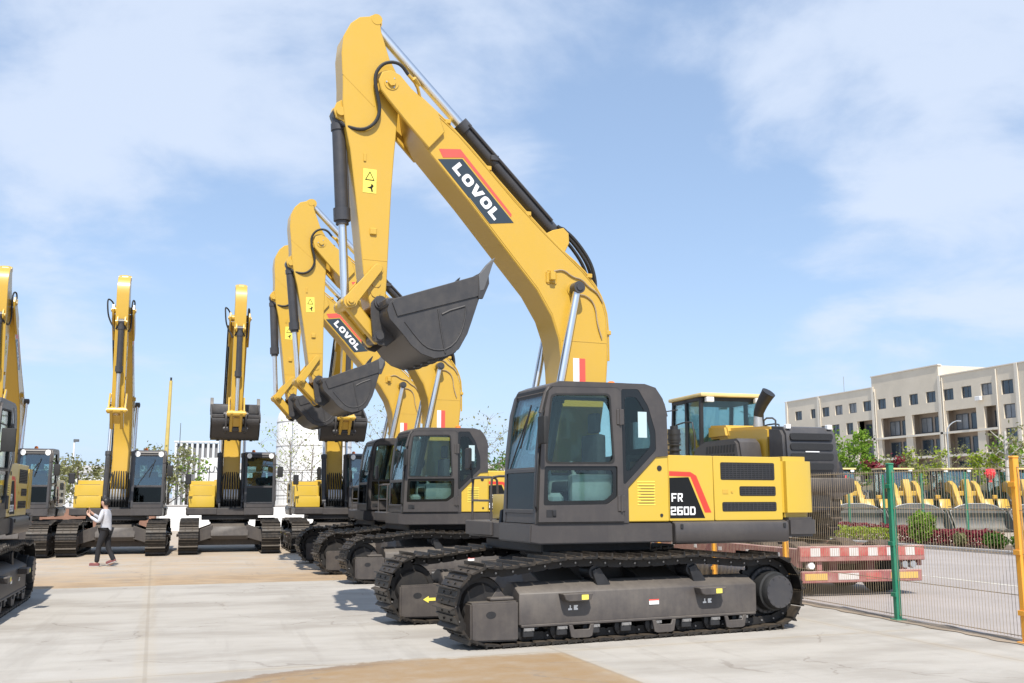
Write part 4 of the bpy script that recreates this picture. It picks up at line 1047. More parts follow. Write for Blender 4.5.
for k in range(n):
    p.box(-1.24+k*.19, -1.24+(k+1)*.19, -.056, -.050, .69, .83, mi=k % 2)
p.build('striped_edge', [M['dullred'], M['dullwhite']], tr, smooth=0)
p = MB(); p.box(-1.2, 1.2, -.02, .05, .24, .44, .012); p.box(-.9, -.8, .0, .06, .4, .62); p.box(.8, .9, .0, .06, .4, .62)
p.build('bumper', M['tred'], tr)
for x0, x1, mm in ((-1.15, -.72, 'dullyellow'), (.55, 1.1, 'dullyellow'), (-.5, -.1, 'dullwhite'), (.05, .35, 'dullred')):
    q = MB(); q.box(x0, x1, -.027, -.020, .29, .40); q.build('number_plate' if mm == 'dullwhite' else 'marker_plate', M[mm], tr, smooth=0)
for x, mm in ((-1.02, 'lamp'), (.85, 'galv'), (1.02, 'galv')):
    q = MB(); q.lathe([(-.03, 0), (-.03, .06), (.02, .07), (.06, .07)], (x, -.0, .53), n=16); q.build('tail_light', M[mm], tr)
for s in (-1, 1): p = MB(); p.box(*sorted((s*1.15, s*.62)), .35, .37, .30, .62); p.build('mud_flap', M['rubber'], tr, smooth=0)
for yy in (.72, 1.85):
    for x in (-.84, .84):
        w_ = wheel(tr, x, yy, .46, .46, .36, M['rust'], axis='x'); w_.rotation_euler = (0, 0, R(90))
    p = MB(); p.cyl((-.8, yy, .46), (.8, yy, .46), .07, n=10); p.build('axle', M['rust'], tr)

# ------------------------------------------------------------------ wheel loader (x forward)
def make_loader():
    root = empty('wheel_loader')
    rear = MB()
    rear.box(-3.1, .35, -.55, .55, .62, 1.25, .04); rear.box(-.3, .7, -.35, .35, .65, 1.0, .03)
    rear.build('rear_frame', M['cyl'], root)
    c = MB(); c.prism([(-3.44, 1.14), (-3.40, 1.0), (-2.7, .86), (-2.55, .95), (-2.55, 1.27), (-3.42, 1.27)], -.86, .86, 'y', b=.02); c.build('counterweight', M['frame'], root)
    h = MB(); h.prism([(-2.75, 1.25), (-2.75, 2.26), (-2.6, 2.30), (-1.0, 2.36), (-.62, 2.36), (-.62, 1.25)], -.56, .56, 'y', b=.06, seg=2)
    h.prism([(-1.15, 2.15), (-1.05, 2.42), (-.25, 2.46), (-.25, 2.15)], -.62, .62, 'y', b=.05, seg=2)
    ho = h.build('hood', M['boom'], root)
    cap = MB(); cap.prism([(-3.30, 1.28), (-3.36, 1.6), (-3.33, 2.10), (-3.22, 2.24), (-2.74, 2.29), (-2.74, 1.28)], -.585, .585, 'y', b=.06, seg=2); co = cap.build('rear_cover', M['cyl'], root)
    for k in range(4):
        z = 1.42+k*.19
        g = MB(); g.prism(round_poly([(-.46, z), (.46, z), (.46, z+.125), (-.46, z+.125)], .05, 3), -3.375, -3.30, 'x'); g.build('grille', M['mesh'], co)
    for y in (-.45, .45):
        g = MB(); g.box(-3.31, -3.20, y-.05, y+.05, 2.20, 2.29, .01); g.build('work_light', M['lamp'], co)
    g = MB(); g.box(-3.378, -3.372, -.15, .15, 1.755, 1.775); g.build('badge', M['white'], co, smooth=0)
    # side platforms with slotted covers
    for s in (1, -1):
        f = MB(); f.prism([(-2.55, 1.30), (-2.62, 1.50), (-2.5, 1.98), (-2.38, 2.06), (-1.0, 2.06), (-.62, 1.95), (-.35, 1.55), (-.35, 1.32)], s*.60, s*1.12, 'y', b=.05, seg=2)
        fo = f.build('side_cover', M['grey'], root)
        v = MB()
        for k in range(10):
            for j in range(2):
                x = -2.36+k*.128; z = 1.60+j*.19
                v.prism([(x, z), (x+.075, z), (x+.045, z+.155), (x-.03, z+.155)], *sorted((s*1.118, s*1.124)), 'y')
        v.build('vent_slots', M['dark'], fo, smooth=0)['kind'] = 'stuff'
        f = MB(); f.prism([(-2.42, 1.30), (-2.3, 1.62), (-.9, 1.64), (-.62, 1.25), (-.72, 1.2), (-.98, 1.55), (-2.22, 1.53), (-2.34, 1.27)], s*.72, s*1.34, 'y', b=.01); f.build('mudguard', M['dark'], root)
        l = MB(); l.tube([(.2, s*1.05, .55), (.25, s*1.12, 1.4)], .02); l.tube([(.55, s*1.05, .55), (.6, s*1.12, 1.4)], .02)
        for z in (.6, .9, 1.2): l.box(.2, .6, *sorted((s*.98, s*1.14)), z-.015, z+.015)
        l.build('ladder', M['cyl'], root)
        r = MB(); r.tube([(-.5, s*1.06, 1.45), (-.5, s*1.06, 2.5), (-.1, s*1.06, 2.55), (.55, s*1.06, 2.5), (.55, s*1.06, 1.5)], .018, smooth=1); r.build('handrail', M['dark'], root)
    # exhaust stack leaning back, air cleaner, handle
    e = MB(); e.cyl((-1.75, .22, 2.30), (-1.75, .22, 2.58), .10, .085, n=16); e.build('exhaust_base', M['galv'], root)
    e = MB(); e.tube([(-1.75, .22, 2.56), (-1.78, .20, 2.68), (-1.88, .16, 2.86), (-2.02, .10, 3.04)], .09, n=14, smooth=1, taper=.15); e.build('exhaust', M['dark'], root)
    e = MB(); e.tube([(-2.3, .4, 2.29), (-2.3, .4, 2.48), (-2.75, .4, 2.45), (-2.75, .4, 2.26)], .018, smooth=1); e.build('hood_rail', M['cyl'], root)
    # cab
    b = MB()
    cw = .78
    posts = [(-.55, 1.35, -.60, 3.15), (.15, 1.35, .12, 3.15), (1.0, 1.35, .80, 3.15)]
    b.box(-.58, 1.02, -cw, cw, 1.22, 1.42, .02)
    for s in (1, -1):
        for x0, z0, x1, z1 in posts: b.prism([(x0-.045, z0), (x0+.045, z0), (x1+.04, z1), (x1-.04, z1)], s*(cw-.07), s*cw, 'y')
        b.prism([(-.55, 1.40), (.15, 1.40), (.15, 1.78), (-.56, 1.80)], s*(cw-.05), s*(cw-.006), 'y')
    b.box(-.62, -.54, -cw+.06, cw-.06, 1.4, 1.9); b.box(.93, 1.0, -cw+.06, cw-.06, 1.4, 1.75)
    b.box(-.64, .86, -cw, cw, 3.08, 3.16, .01)
    cab = b.build('cab', M['dark'], root, smooth=20)
    rf = MB(); rf.box(-.76, .98, -.82, .82, 3.162, 3.25, .04, seg=2); rf.build('cab_roof', M['cream'], cab)
    for s in (1, -1):
        g = MB(); g.prism([(-.53, 1.82), (.12, 1.80), (.10, 3.08), (-.57, 3.08)], s*(cw-.04), s*(cw-.03), 'y'); g.build('side_window', M['glass'], cab)
        g = MB(); g.prism([(.20, 1.42), (.95, 1.42), (.77, 3.08), (.17, 3.08)], s*(cw-.04), s*(cw-.03), 'y'); g.build('door_window', M['glass'], cab)
    g = MB(); g.prism([(.985, 1.75), (.81, 3.08), (.80, 3.08), (.975, 1.75)], -cw+.08, cw-.08, 'y'); g.build('windscreen', M['wind'], cab)
    g = MB(); g.box(-.60, -.59, -cw+.08, cw-.08, 1.9, 3.08); g.build('rear_window', M['glass'], cab)
    g = MB(); g.box(-.35, .15, -.25, .25, 1.42, 1.85, .05); g.box(-.42, -.28, -.25, .25, 1.8, 2.55, .05); g.build('seat', M['seat'], cab)
    g = MB(); g.cyl((.60, 0, 1.42), (.50, 0, 2.0), .05); g.build('steering_column', M['inside'], cab)
    for x, y in ((-.72, -.6), (-.72, .6), (.95, -.6), (.95, .6)):
        g = MB(); g.box(x-.06, x+.06, y-.09, y+.09, 3.04, 3.15, .01); g.build('work_light', M['lamp'], cab)
    for s in (1, -1):
        m_ = MB(); m_.tube([(.85, s*.8, 2.9), (1.05, s*1.15, 2.85), (1.05, s*1.2, 2.5)], .015); m_.box(1.02, 1.07, *sorted((s*1.10, s*1.32)), 2.45, 2.80, .02); m_.build('mirror', M['dark'], root)
    cab.location = (.38, 0, -.06)
    # front frame, lift arms, bucket
    f = MB(); f.box(.75, 2.2, -.5, .5, .55, 1.15, .04); f.prism([(.85, 1.1), (1.0, 1.95), (1.35, 2.05), (1.6, 1.6), (1.9, 1.1)], -.42, -.32, 'y', b=.02); f.prism([(.85, 1.1), (1.0, 1.95), (1.35, 2.05), (1.6, 1.6), (1.9, 1.1)], .32, .42, 'y', b=.02)
    f.build('front_frame', M['boom'], root)
    for s in (1, -1):
        a = MB(); a.prism([(1.02, 2.10), (1.30, 2.42), (1.75, 2.52), (2.2, 2.30), (2.75, 1.45), (3.02, .55), (2.96, .32), (2.80, .34), (2.48, 1.15), (1.95, 1.85), (1.5, 2.0), (1.08, 1.88)], s*.46, s*.70, 'y', b=.02); a.build('lift_arm', M['boom'], root)
        cy = MB(); cy.cyl((1.2, s*.57, .85), (1.95, s*.57, 1.25), .075, n=14); co_ = cy.build('lift_cylinder', M['boom'], root)
        cy = MB(); cy.cyl((1.95, s*.57, 1.25), (2.25, s*.57, 1.40), .04, n=12); cy.build('rod', M['chrome'], co_)
        m_ = MB(); m_.prism([(.82, 1.05), (1.0, 1.6), (2.1, 1.6), (2.32, 1.05), (2.2, 1.02), (2.02, 1.52), (1.08, 1.52), (.94, 1.02)], s*.80, s*1.36, 'y', b=.01); m_.build('mudguard', M['boom'], root)
        hl = MB(); hl.box(1.2, 1.34, *sorted((s*.95, s*1.2)), 1.62, 1.80, .02); hl.box(1.34, 1.35, *sorted((s*.97, s*1.18)), 1.64, 1.78); hl.build('headlight', M['boom'], root)
    a = MB(); a.prism([(1.95, 2.55), (2.25, 2.60), (2.60, 1.75), (2.66, .95), (2.52, .90), (2.32, 1.6), (1.88, 2.35)], -.16, .16, 'y', b=.02); a.box(2.10, 2.32, -.62, .62, 1.75, 2.0, .03); a.build('bell_crank', M['boom'], root)
    a = MB(); a.cyl((1.15, 0, 1.85), (1.6, 0, 2.2), .09, n=14); a.cyl((1.6, 0, 2.2), (2.05, 0, 2.48), .045, n=12); a.build('tilt_cylinder', M['boom'], root)
    prof = [(4.02, .06), (3.3, .04), (2.98, .14), (2.84, .42), (2.86, .80), (3.0, 1.22), (3.10, 1.30)]
    inn = [(4.02, .09), (3.32, .075), (3.02, .17), (2.885, .43), (2.905, .79), (3.04, 1.20), (3.12, 1.27)]
    k = MB(); k.prism(prof+inn[::-1], -1.45, 1.45, 'y')
    for s in (1, -1): k.prism([(3.95, .08), (3.3, .05), (2.98, .15), (2.85, .42), (2.87, .80), (3.0, 1.2), (3.2, 1.22), (3.55, .75)], s*1.43, s*1.47, 'y', b=.005)
    k.prism([(-1.42, 1.0), (1.42, 1.0), (1.25, 1.20), (.85, 1.42), (.4, 1.52), (-.4, 1.52), (-.85, 1.42), (-1.25, 1.20)], 3.03, 3.07, 'x', b=.006)
    k.tube([(3.06, -1.44, .98), (3.06, -1.25, 1.21), (3.06, -.85, 1.43), (3.06, -.4, 1.53), (3.06, .4, 1.53), (3.06, .85, 1.43), (3.06, 1.25, 1.21), (3.06, 1.44, .98)], .035, n=6, mi=1)
    bk = k.build('bucket', [M['bucketpale'], M['galv']], root, smooth=40); bk.location = (.26, 0, .05); bk.scale = (1, 1, .86)
    for j in range(8):
        t = MB(); y = -1.33+j*.38; t.prism([(3.85, .10), (3.98, .12), (4.18, .065), (4.18, .045), (3.85, .04)], y-.05, y+.05, 'y', b=.006); t.build('tooth', M['dark'], bk)
    for x, y in ((-1.6, 1.02), (-1.6, -1.02), (1.6, 1.02), (1.6, -1.02)):
        wheel(root, x, y, .78, .76, .56, M['boom'], lug=22)
    return root
M['bucketpale'] = dusty_paint('pale worn bucket paint', (.10, .098, .096), rough=.45, amount=.3, scale=2)
ld = make_loader(); ld.location = (10.75, 20.35, .792); ld.rotation_euler = (0, 0, R(90)); tag(ld, 'big wheel loader with grey slatted rear standing on the red trailer', 'wheel loader')
LH = R(-106); hx, hy = cos(LH), sin(LH)
labs = ['yellow wheel loader, leftmost of those beyond the green fence, beside the maroon shrub',
        'yellow wheel loader second from left in the far yard, directly behind the tall round bush',
        'yellow wheel loader third from left in the far yard, red rosette at its right',
        'yellow wheel loader cut off by the right picture edge behind the orange post', 'yellow wheel loader hidden mostly behind the trailer and the dark excavator counterweight']
lo_list = []
for (x, y), lab in zip(((29.9, 43.5), (32.8, 42.7), (35.75, 41.9), (38.6, 41.1)), labs):
    o = copy_tree(ld); o.location = (x-3.6*hx, y-3.6*hy, .0); o.rotation_euler = (0, 0, LH); tag(o, lab, 'wheel loader', 'wheel loaders parked in the far yard'); lo_list.append(o)
# red ribbon rosettes tied to two of them
def rosette(camx, camy, z, lab):
    x, y = S(camx, camy); root = empty('ribbon_rosette', (x, y, z), R(-105)); tag(root, lab, 'ribbon', 'red ribbon rosettes on the loaders')
    b = MB(); rr = random.Random(int(z*100))
    for ring, r0 in ((0, .30), (1, .20), (2, .10)):
        for k in range(10):
            a = 2*pi*k/10+ring*.3; c_ = Vector((.05+ring*.04, .62*r0*cos(a), .62*r0*sin(a)))
            vs = [c_+Vector((rr.uniform(-.03, .05), (.08*cos(t)), (.08*sin(t)))) for t in [2*pi*q/7 for q in range(7)]]
            b.add([c_+Vector((.07, 0, 0))]+vs, [(0, 1+q, 1+(q+1) % 7) for q in range(7)])
    b.build('bow', M['redcloth'], root, smooth=0)
    t = MB()
    for s in (-1, 1): t.prism([(s*.02, -.12), (s*.09, -.40), (s*.04, -.38), (s*.01, -.41), (-s*.03, -.12)], .02, .026, 'x')
    t.build('tails', M['redcloth'], root, smooth=0)
M['redcloth'] = mat('red ribbon', (.70, .035, .045), .5, 0, .2, 8)
rosette(15.6, 47.4, 2.45, 'red ribbon rosette on the leftmost loader of the far yard')
rosette(21.6, 45.6, 2.75, 'red ribbon rosette beside the windscreen of the third far loader')

# ------------------------------------------------------------------ second fence (green), hedges
f2 = empty('green_fence', (25.8, 0, 0)); tag(f2, 'low green wire fence with thin posts between the hedge and far yard', 'fence')
for k in range(-4, 14):
    y = 28.5+2.4*k; p = MB(); p.cyl((0, y, 0), (0, y, 2.55), .045, n=8); p.cyl((0, y, 2.55), (0, y, 2.60), .055, n=8); p.build('post', M['fgreen'], f2)
    if k < 13:
        p = MB()
        for j in range(24): p.cyl((0, y+.1*j, .15), (0, y+.1*j, 2.45), .0035, n=3)
        for z in (.2, .9, 1.7, 2.4): p.cyl((0, y, z), (0, y+2.4, z), .006, n=4)
        p.build('mesh_panel', M['wgreen'], f2, smooth=0)

def leaves(mb, rng, n, pos, size, mi=0):
    for _ in range(n):
        c_ = pos(rng)
        if c_ is None: continue
        s = size*rng.uniform(.6, 1.4)
        a = Vector((rng.gauss(0, 1), rng.gauss(0, 1), rng.gauss(0, 1)+.4)).normalized(); u = a.orthogonal().normalized(); u = (Matrix.Rotation(rng.uniform(0, 6.28), 3, a) @ u); v = a.cross(u)
        c_ = Vector(c_)
        mb.add([c_-u*s*.5, c_-v*s*.28+a*s*.06, c_+u*s*.5, c_+v*s*.28+a*s*.06], [(0, 1, 2, 3)], mi)
def hedge(name, label, x0, x1, y0, y1, h, m, seed, n, cat='hedge', group=None, sz=.10):
    rng = random.Random(seed); b = MB()
    def pos(r):
        x = r.uniform(x0, x1); y = r.uniform(y0, y1)
        top = h*(.88+.22*noise.noise((x*2.2, y*2.2, seed)))
        z = top*(1-r.random()**2.2*.9)
        return (x+r.gauss(0, .02), y+r.gauss(0, .03), .1+z)
    leaves(b, rng, n, pos, sz)
    st = MB()
    for k in range(int((y1-y0)*3)): y = y0+k/3+.1; st.tube([((x0+x1)/2, y, .1), ((x0+x1)/2+rng.uniform(-.2, .2), y+rng.uniform(-.1, .1), .1+h*.7)], .012, n=4)
    root = empty(name, (0, 0, 0)); tag(root, label, cat, group)
    b.build('foliage', m, root, smooth=0, recalc=False); st.build('stems', M['bark'], root, smooth=0)
    return root
def bush(label, x, y, r, h, m, seed, n, z0=.1, sz=.1, group=None):
    rng = random.Random(seed); b = MB()
    def pos(g_):
        d = Vector((g_.gauss(0, 1), g_.gauss(0, 1), g_.gauss(0, 1))).normalized(); k = g_.random()**.35
        k *= .78+.34*noise.noise(d*1.9+Vector((seed, 0, 0)))+.1
        return (x+d.x*r*k, y+d.y*r*k, z0+h*.5+d.z*h*.5*k)
    leaves(b, rng, n, pos, sz)
    root = empty('bush', (x, y, z0)); tag(root, label, 'bush', group)
    o = b.build('foliage', m, None, smooth=0, recalc=False); o.parent = root; o.location = (-x, -y, -z0)
    s = MB()
    for k in range(6): s.tube([(rng.uniform(-.05, .05), rng.uniform(-.05, .05), 0), (rng.uniform(-.3, .3)*r, rng.uniform(-.3, .3)*r, h*.6)], .015, n=5)
    s.build('stems', M['bark'], root, smooth=0)
    return root
hedge('hedge', 'low yellow-green clipped hedge strip behind the trailer', 22.7, 23.5, 31.6, 44, .50, M['leafy'], 3, 5200)
hedge('hedge', 'low maroon-leaved hedge strip along the kerb', 22.9, 23.9, 26.9, 31.3, .55, M['leafr'], 4, 4200)
hedge('hedge', 'distant maroon hedge beyond the yellow-green strip', 24.2, 25.0, 32.0, 42, .6, M['leafr'], 14, 3000)
hedge('hedge', 'dark green hedge strip at the right picture edge', 23.2, 24.0, 14, 24.4, .5, M['leafd'], 5, 3500)
bush('tall round bright green bush standing before the maroon hedge', 22.85, 29.6, .58, 1.2, M['leaf'], 6, 1900)
bush('small round dark bush at the end of the maroon hedge', 22.9, 26.3, .40, .55, M['leafd'], 7, 900)
bush('small dark green bush beside the orange post', 22.9, 25.1, .40, .6, M['leafd'], 8, 900)
bush('small grey-green bush half sunk in the maroon hedge', 22.7, 27.6, .25, .5, M['leafo'], 9, 500)

# ------------------------------------------------------------------ trees
def tree(label, x, y, h, cr, m, seed, n=2400, sz=.22, trunk=.11, bark='bark', low=.3, bare=False, cat='tree', group=None, name='tree'):
    rng = random.Random(seed)
    root = empty(name, (x, y, 0)); tag(root, label, cat, group)
    if bare: trunk *= .65
    t = MB(); tips = []
    lean = Vector((rng.uniform(-.05, .05), rng.uniform(-.05, .05)))*h
    top = Vector((lean.x, lean.y, h*.82))
    t.tube([(0, 0, 0), (lean.x*.2, lean.y*.2, h*.3), (lean.x*.6, lean.y*.6, h*.6), tuple(top)], trunk, n=8, smooth=1, taper=trunk*.25)
    nl = 16 if bare else 11
    for k in range(nl):
        f = low+(.95-low)*k/nl; a = k*2.4+rng.uniform(-.4, .4); base = Vector((lean.x*f*.8, lean.y*f*.8, h*.82*f))
        ln = cr*(1.05-.55*abs(f-.5))*rng.uniform(.75, 1.1)
        end = base+Vector((cos(a)*ln, sin(a)*ln, ln*rng.uniform(.45, .9)))
        mid = base.lerp(end, .5)+Vector((0, 0, -.06*ln))
        t.tube([tuple(base), tuple(mid), tuple(end)], trunk*.38*(1.1-f*.6), n=6, smooth=1, taper=trunk*.06)
        tips.append((mid, end))
        for j in range(7 if bare else 3):
            q = mid.lerp(end, rng.random()); e2 = q+Vector((rng.gauss(0, .35), rng.gauss(0, .35), rng.uniform(.1, .6)))*ln*.6
            t.tube([tuple(q), tuple(q.lerp(e2, .5)+Vector((rng.gauss(0, .04), rng.gauss(0, .04), .03))*ln), tuple(e2)], trunk*.12, n=4, taper=trunk*.04); tips.append((q, e2))
    t.build('trunk', M['greybark' if bare else bark], root)
    b = MB(); cl = [(p.lerp(e, rng.uniform(.5, 1.05)), cr*rng.uniform(.16, .34)) for p, e in tips for _ in range(2)]
    def pos(g_):
        c_, r_ = cl[g_.randrange(len(cl))]
        return c_+Vector((g_.gauss(0, 1), g_.gauss(0, 1), g_.gauss(0, .8)))*r_*.62
    leaves(b, rng, n, pos, sz*(.6 if bare else 1))
    b.build('crown', m, root, smooth=0, recalc=False)
    return root
def T(lab, px, d, h, cr, m, seed, **k):
    x, y = S((px-512)/1000*d, d); return tree(lab, x, y, h, cr, m, seed, **k)
GB = 'trees before the beige office block'; GL = 'trees behind the row of excavators'
T('bright green leafy tree at the left end of the beige building', 850, 66, 6.7, 1.6, M['leaf'], 21, n=2300, group=GB)
T('short maroon-leaved tree behind the leftmost far loader', 880, 57, 4.2, .9, M['leafr'], 22, n=1300, sz=.18, group=GB)
T('olive green tree below the left building pillars', 900, 68, 4.9, 1.7, M['leafo'], 23, n=1100, group=GB)
T('yellow green tree below the middle building pillars', 925, 66, 4.7, 1.6, M['leafy'], 24, n=900, group=GB)
T('thin brownish tree with few leaves before the building', 948, 63, 5.2, 1.5, M['leafo'], 25, n=500, bare=True, group=GB)
T('light green tree left of the pale trunk', 985, 60, 5.0, 1.6, M['leafy'], 26, n=1300, group=GB)
T('slender tree with whitewashed pale trunk, leafless low down', 1004, 52, 6.2, .9, M['leafo'], 27, n=260, bark='birch', trunk=.20, low=.55, group=GB)
T('leafy tree at the right picture edge before the building', 1028, 58, 5.5, 1.9, M['leaf'], 28, n=1500, group=GB)
for px, d, h, cr, m, sd_, kw, lab in (
    (85, 58, 4.1, 1.4, 'leafo', 31, dict(n=1000), 'olive green tree between the two leftmost dark cabs'),
    (62, 66, 3.8, 1.4, 'leafo', 32, dict(n=900), 'smaller olive tree behind the leftmost rear excavator'),
    (150, 60, 5.0, 1.5, 'leafo', 33, dict(n=800), 'olive spring tree left of the yellow mast'),
    (172, 62, 5.2, 1.6, 'leafo', 34, dict(n=700), 'thin-leaved tree at the foot of the yellow mast'),
    (190, 64, 4.8, 1.3, 'leaf', 35, dict(n=350), 'sparse tree before the white slatted hall'),
    (293, 58, 6.2, 2.0, 'leafy', 36, dict(n=330, bare=True), 'nearly bare tree in front of the white silo'),
    (312, 55, 5.6, 1.8, 'leafo', 37, dict(n=260, bare=True), 'bare branching tree right of the silo centre'),
    (383, 50, 6.2, 1.9, 'leafo', 38, dict(n=420, bare=True), 'bare tree above the third side-on cab'),
    (482, 46, 5.5, 1.9, 'leafo', 39, dict(n=420, bare=True), 'bare tree right of the second excavator boom'),
    (500, 60, 4.6, 1.6, 'leafd', 40, dict(n=900), 'dark tree just left of the front cab'),
    (440, 70, 4.6, 1.8, 'leafo', 41, dict(n=1200), 'low tree between the second boom and cab')):
    T(lab, px, d, h, cr, M[m], sd_, group=GL, **{**dict(n=1900), **kw})
# ------------------------------------------------------------------ beige office block
rw_ = random.Random(12)
def building():
    X = 66.7; root = empty('office_building', (X, 82, 0)); tag(root, 'long beige office block with dark square windows and recessed balcony bays', 'building')
    Y = lambda y: y-82
    y0, y1 = 40., 111.
    outline = [(y0, 0), (y1, 0), (y1, 13.35), (93.3, 13.35), (93.3, 14.5), (82.6, 14.5), (82.6, 13.37), (y0, 13.37)]
    wins = [(107.27, 108.77), (104.33, 105.35), (101.47, 102.92), (98.85, 100.3), (96.19, 97.62), (93.56, 95.0), (91.01, 92.42), (88.42, 89.75), (85.83, 87.17), (83.19, 84.6), (80.64, 82.05), (78.19, 79.52), (75.55, 76.95)]
    holes = [(a, b, 10.95, 12.05) for a, b in wins]
    holes += [(72.95, 74.4, 10.8, 12.08), (72.9, 74.3, 8.64, 9.92), (72.86, 74.25, 6.5, 7.8), (72.9, 74.3, 4.2, 5.6)]
    for k in range(11):
        a = 69.0-k*2.6
        holes += [(a, a+1.4, 10.95, 12.05), (a, a+1.4, 8.64, 9.92), (a, a+1.4, 6.5, 7.8)]
    for a, b in ((97.0, 98.3), (99.6, 101), (102.2, 103.5), (105, 106.3), (107.6, 109)): holes += [(a, b, 8.6, 9.9), (a, b, 6.4, 7.7), (a, b, 4.2, 5.5)]
    bays = [(93.0, 96.2), (88.0, 92.0), (82.95, 86.95), (77.75, 81.85), (75.2, 76.75)]
    bh = [(a, b, z0, z1) for a, b in bays for z0, z1 in ((7.95, 9.95), (5.75, 7.72), (3.3, 5.5), (.3, 3.05))]
    p = MB(); lp = lambda a, b, c, d: [(Y(a), c), (Y(b), c), (Y(b), d), (Y(a), d)]
    p.prism([(Y(a), b) for a, b in outline], 0, .3, 'x', holes=[lp(*h_) for h_ in holes+bh])
    p.box(.3, 14, Y(y1)-.3, Y(y1), 0, 13.35); p.box(.3, 14, Y(y0), Y(y0)+.3, 0, 13.37)
    p.box(.3, 14, Y(82.6), Y(82.6)+.25, 12.6, 14.5); p.box(.3, 14, Y(93.3)-.25, Y(93.3), 12.6, 14.5); p.box(13.7, 14, Y(y0)+.3, Y(y1)-.3, 0, 13.0); p.box(13.4, 13.65, Y(82.9), Y(93.0), 12.6, 14.5)
    p.build('wall', M['beige'], root, smooth=0)
    p = MB(); p.box(.3, 13.7, Y(y0)+.3, Y(y1)-.3, 12.3, 12.6); p.box(.3, 13.4, Y(82.85), Y(93.05), 13.9, 14.1); p.build('roof', M['kerb'], root, smooth=0)
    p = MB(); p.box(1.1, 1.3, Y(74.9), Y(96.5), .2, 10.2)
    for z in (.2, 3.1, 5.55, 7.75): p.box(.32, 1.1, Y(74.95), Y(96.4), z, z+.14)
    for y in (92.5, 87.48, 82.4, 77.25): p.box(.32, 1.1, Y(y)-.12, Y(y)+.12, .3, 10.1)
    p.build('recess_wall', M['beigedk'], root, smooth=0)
    for y in (103.6, 93.15, 82.5, 72.45, 110.6):
        q = MB(); q.box(-.10, -.005, Y(y)-.2, Y(y)+.2, 0, 13.45, .02); q.build('pilaster', M['trim'], root, smooth=0)
    for z in (7.72, 5.5): 
        q = MB(); q.box(-.10, -.005, Y(75.0), Y(96.3), z+.02, z+.22); q.build('balcony_band', M['trim'], root, smooth=0)
    q = MB(); q.box(-.08, .36, Y(y0), Y(82.55), 13.38, 13.48); q.build('coping', M['trim'], root, smooth=0)
    q = MB(); q.box(-.08, .36, Y(82.5), Y(93.4), 14.51, 14.62); q.build('coping', M['trim'], root, smooth=0)
    q = MB(); q.box(-.08, .36, Y(93.35), Y(y1), 13.36, 13.46); q.build('coping', M['trim'], root, smooth=0)
    def win(x, a, b, c, d, pr):
        f = MB(); w = .07
        f.box(x, x+.08, Y(a), Y(a)+w, c, d); f.box(x, x+.08, Y(b)-w, Y(b), c, d); f.box(x, x+.08, Y(a)+w, Y(b)-w, c, c+w); f.box(x, x+.08, Y(a)+w, Y(b)-w, d-w, d)
        m_ = (Y(a)+Y(b))/2; f.box(x+.01, x+.07, m_-.03, m_+.03, c+w, d-w)
        fo = f.build('window', M['winframe'], root, smooth=0)
        g = MB(); g.box(x+.04, x+.05, Y(a)+.03, Y(b)-.03, c+.03, d-.03); g.build('pane', M['curtain'] if rw_.random() < .22 else M['winglass'], fo, smooth=0)
    n = 0
    for h_ in holes:
        if n >= 100: break
        win(.14, *h_, root); n += 1
    for a, b in bays:
        for z0, z1 in ((8.1, 9.6), (5.9, 7.4), (3.5, 5.1)):
            if b-a > 2:
                w_ = (b-a)/2
                for k in range(2): win(1.0, a+.25+k*w_, a+w_-.15+k*w_, z0, z1, root)
            else: win(1.0, a+.2, b-.2, z0, z1, root)
    for y in (103.2, 92.7, 82.05, 74.9):
        q = MB(); q.tube([(-.07, Y(y), .1), (-.07, Y(y), 13.2)], .05, n=6); q.build('drainpipe', M['trim'], root)
    for y, x_, a_, b_, h_ in ((100, 6, 1.2, .8, .9), (96.5, 5, .8, .8, 1.4), (78, 7, 1.5, 1.0, .8), (74.5, 5, .5, .5, 1.6)):
        q = MB(); q.box(x_-b_, x_+b_, Y(y)-a_, Y(y)+a_, 12.6, 13.4+h_, .04); q.build('roof_unit', M['corr'], root)
    q = MB(); q.tube([(2, Y(101.3), 12.6), (2, Y(101.3), 15.6)], .04, n=5); q.build('aerial', M['galv'], root)
    # rooms behind the panes stay dark
    q = MB(); q.box(.55, .60, Y(y0)+.4, Y(74.8), .3, 12.2); q.box(.55, .60, Y(74.8), Y(y1)-.4, 10.5, 12.2); q.box(.55, .60, Y(96.6), Y(y1)-.4, .3, 10.4); q.build('inner_wall', M['winframe'], root, smooth=0)
    q = MB(); q.box(-.45, -.17, 77.0-82-.35, 77.0-82+.35, 10.5, 10.9, .03); q.build('air_conditioner', M['conc_white'], root)
building()

# ------------------------------------------------------------------ far left: silo, slatted hall, wall, masts
def at(px, d): return S((px-512)/1000*d, d)
x, y = at(315, 76)
b = MB(); b.lathe([(0, 3.3*.99), (0, 2.8), (7.4, 2.8), (7.9, 2.68), (8.3, 2.35), (8.55, 1.6), (8.65, .6), (8.66, 0)], (0, 0, 0), 'z', n=48)
r = empty('silo', (x, y, 0)); tag(r, 'big white round-shouldered silo behind the rear excavators', 'silo')
b.build('shell', M['conc_white'], r, smooth=50)
b = MB()
for z in (1.8, 3.6, 5.4, 7.2): b.lathe([(z, 2.8), (z, 2.825), (z+.05, 2.825), (z+.05, 2.8)], (0, 0, 0), 'z', n=48)
b.build('hoops', M['kerb'], r)
b = MB(); 
for s in (-.2, .2): b.tube([(-1.6+s, -2.4, 0), (-1.6+s, -2.4, 8.2)], .03, n=5)
for k in range(26): b.tube([(-1.8, -2.4, .3+k*.3), (-1.4, -2.4, .3+k*.3)], .02, n=4)
b.build('ladder', M['galv'], r)
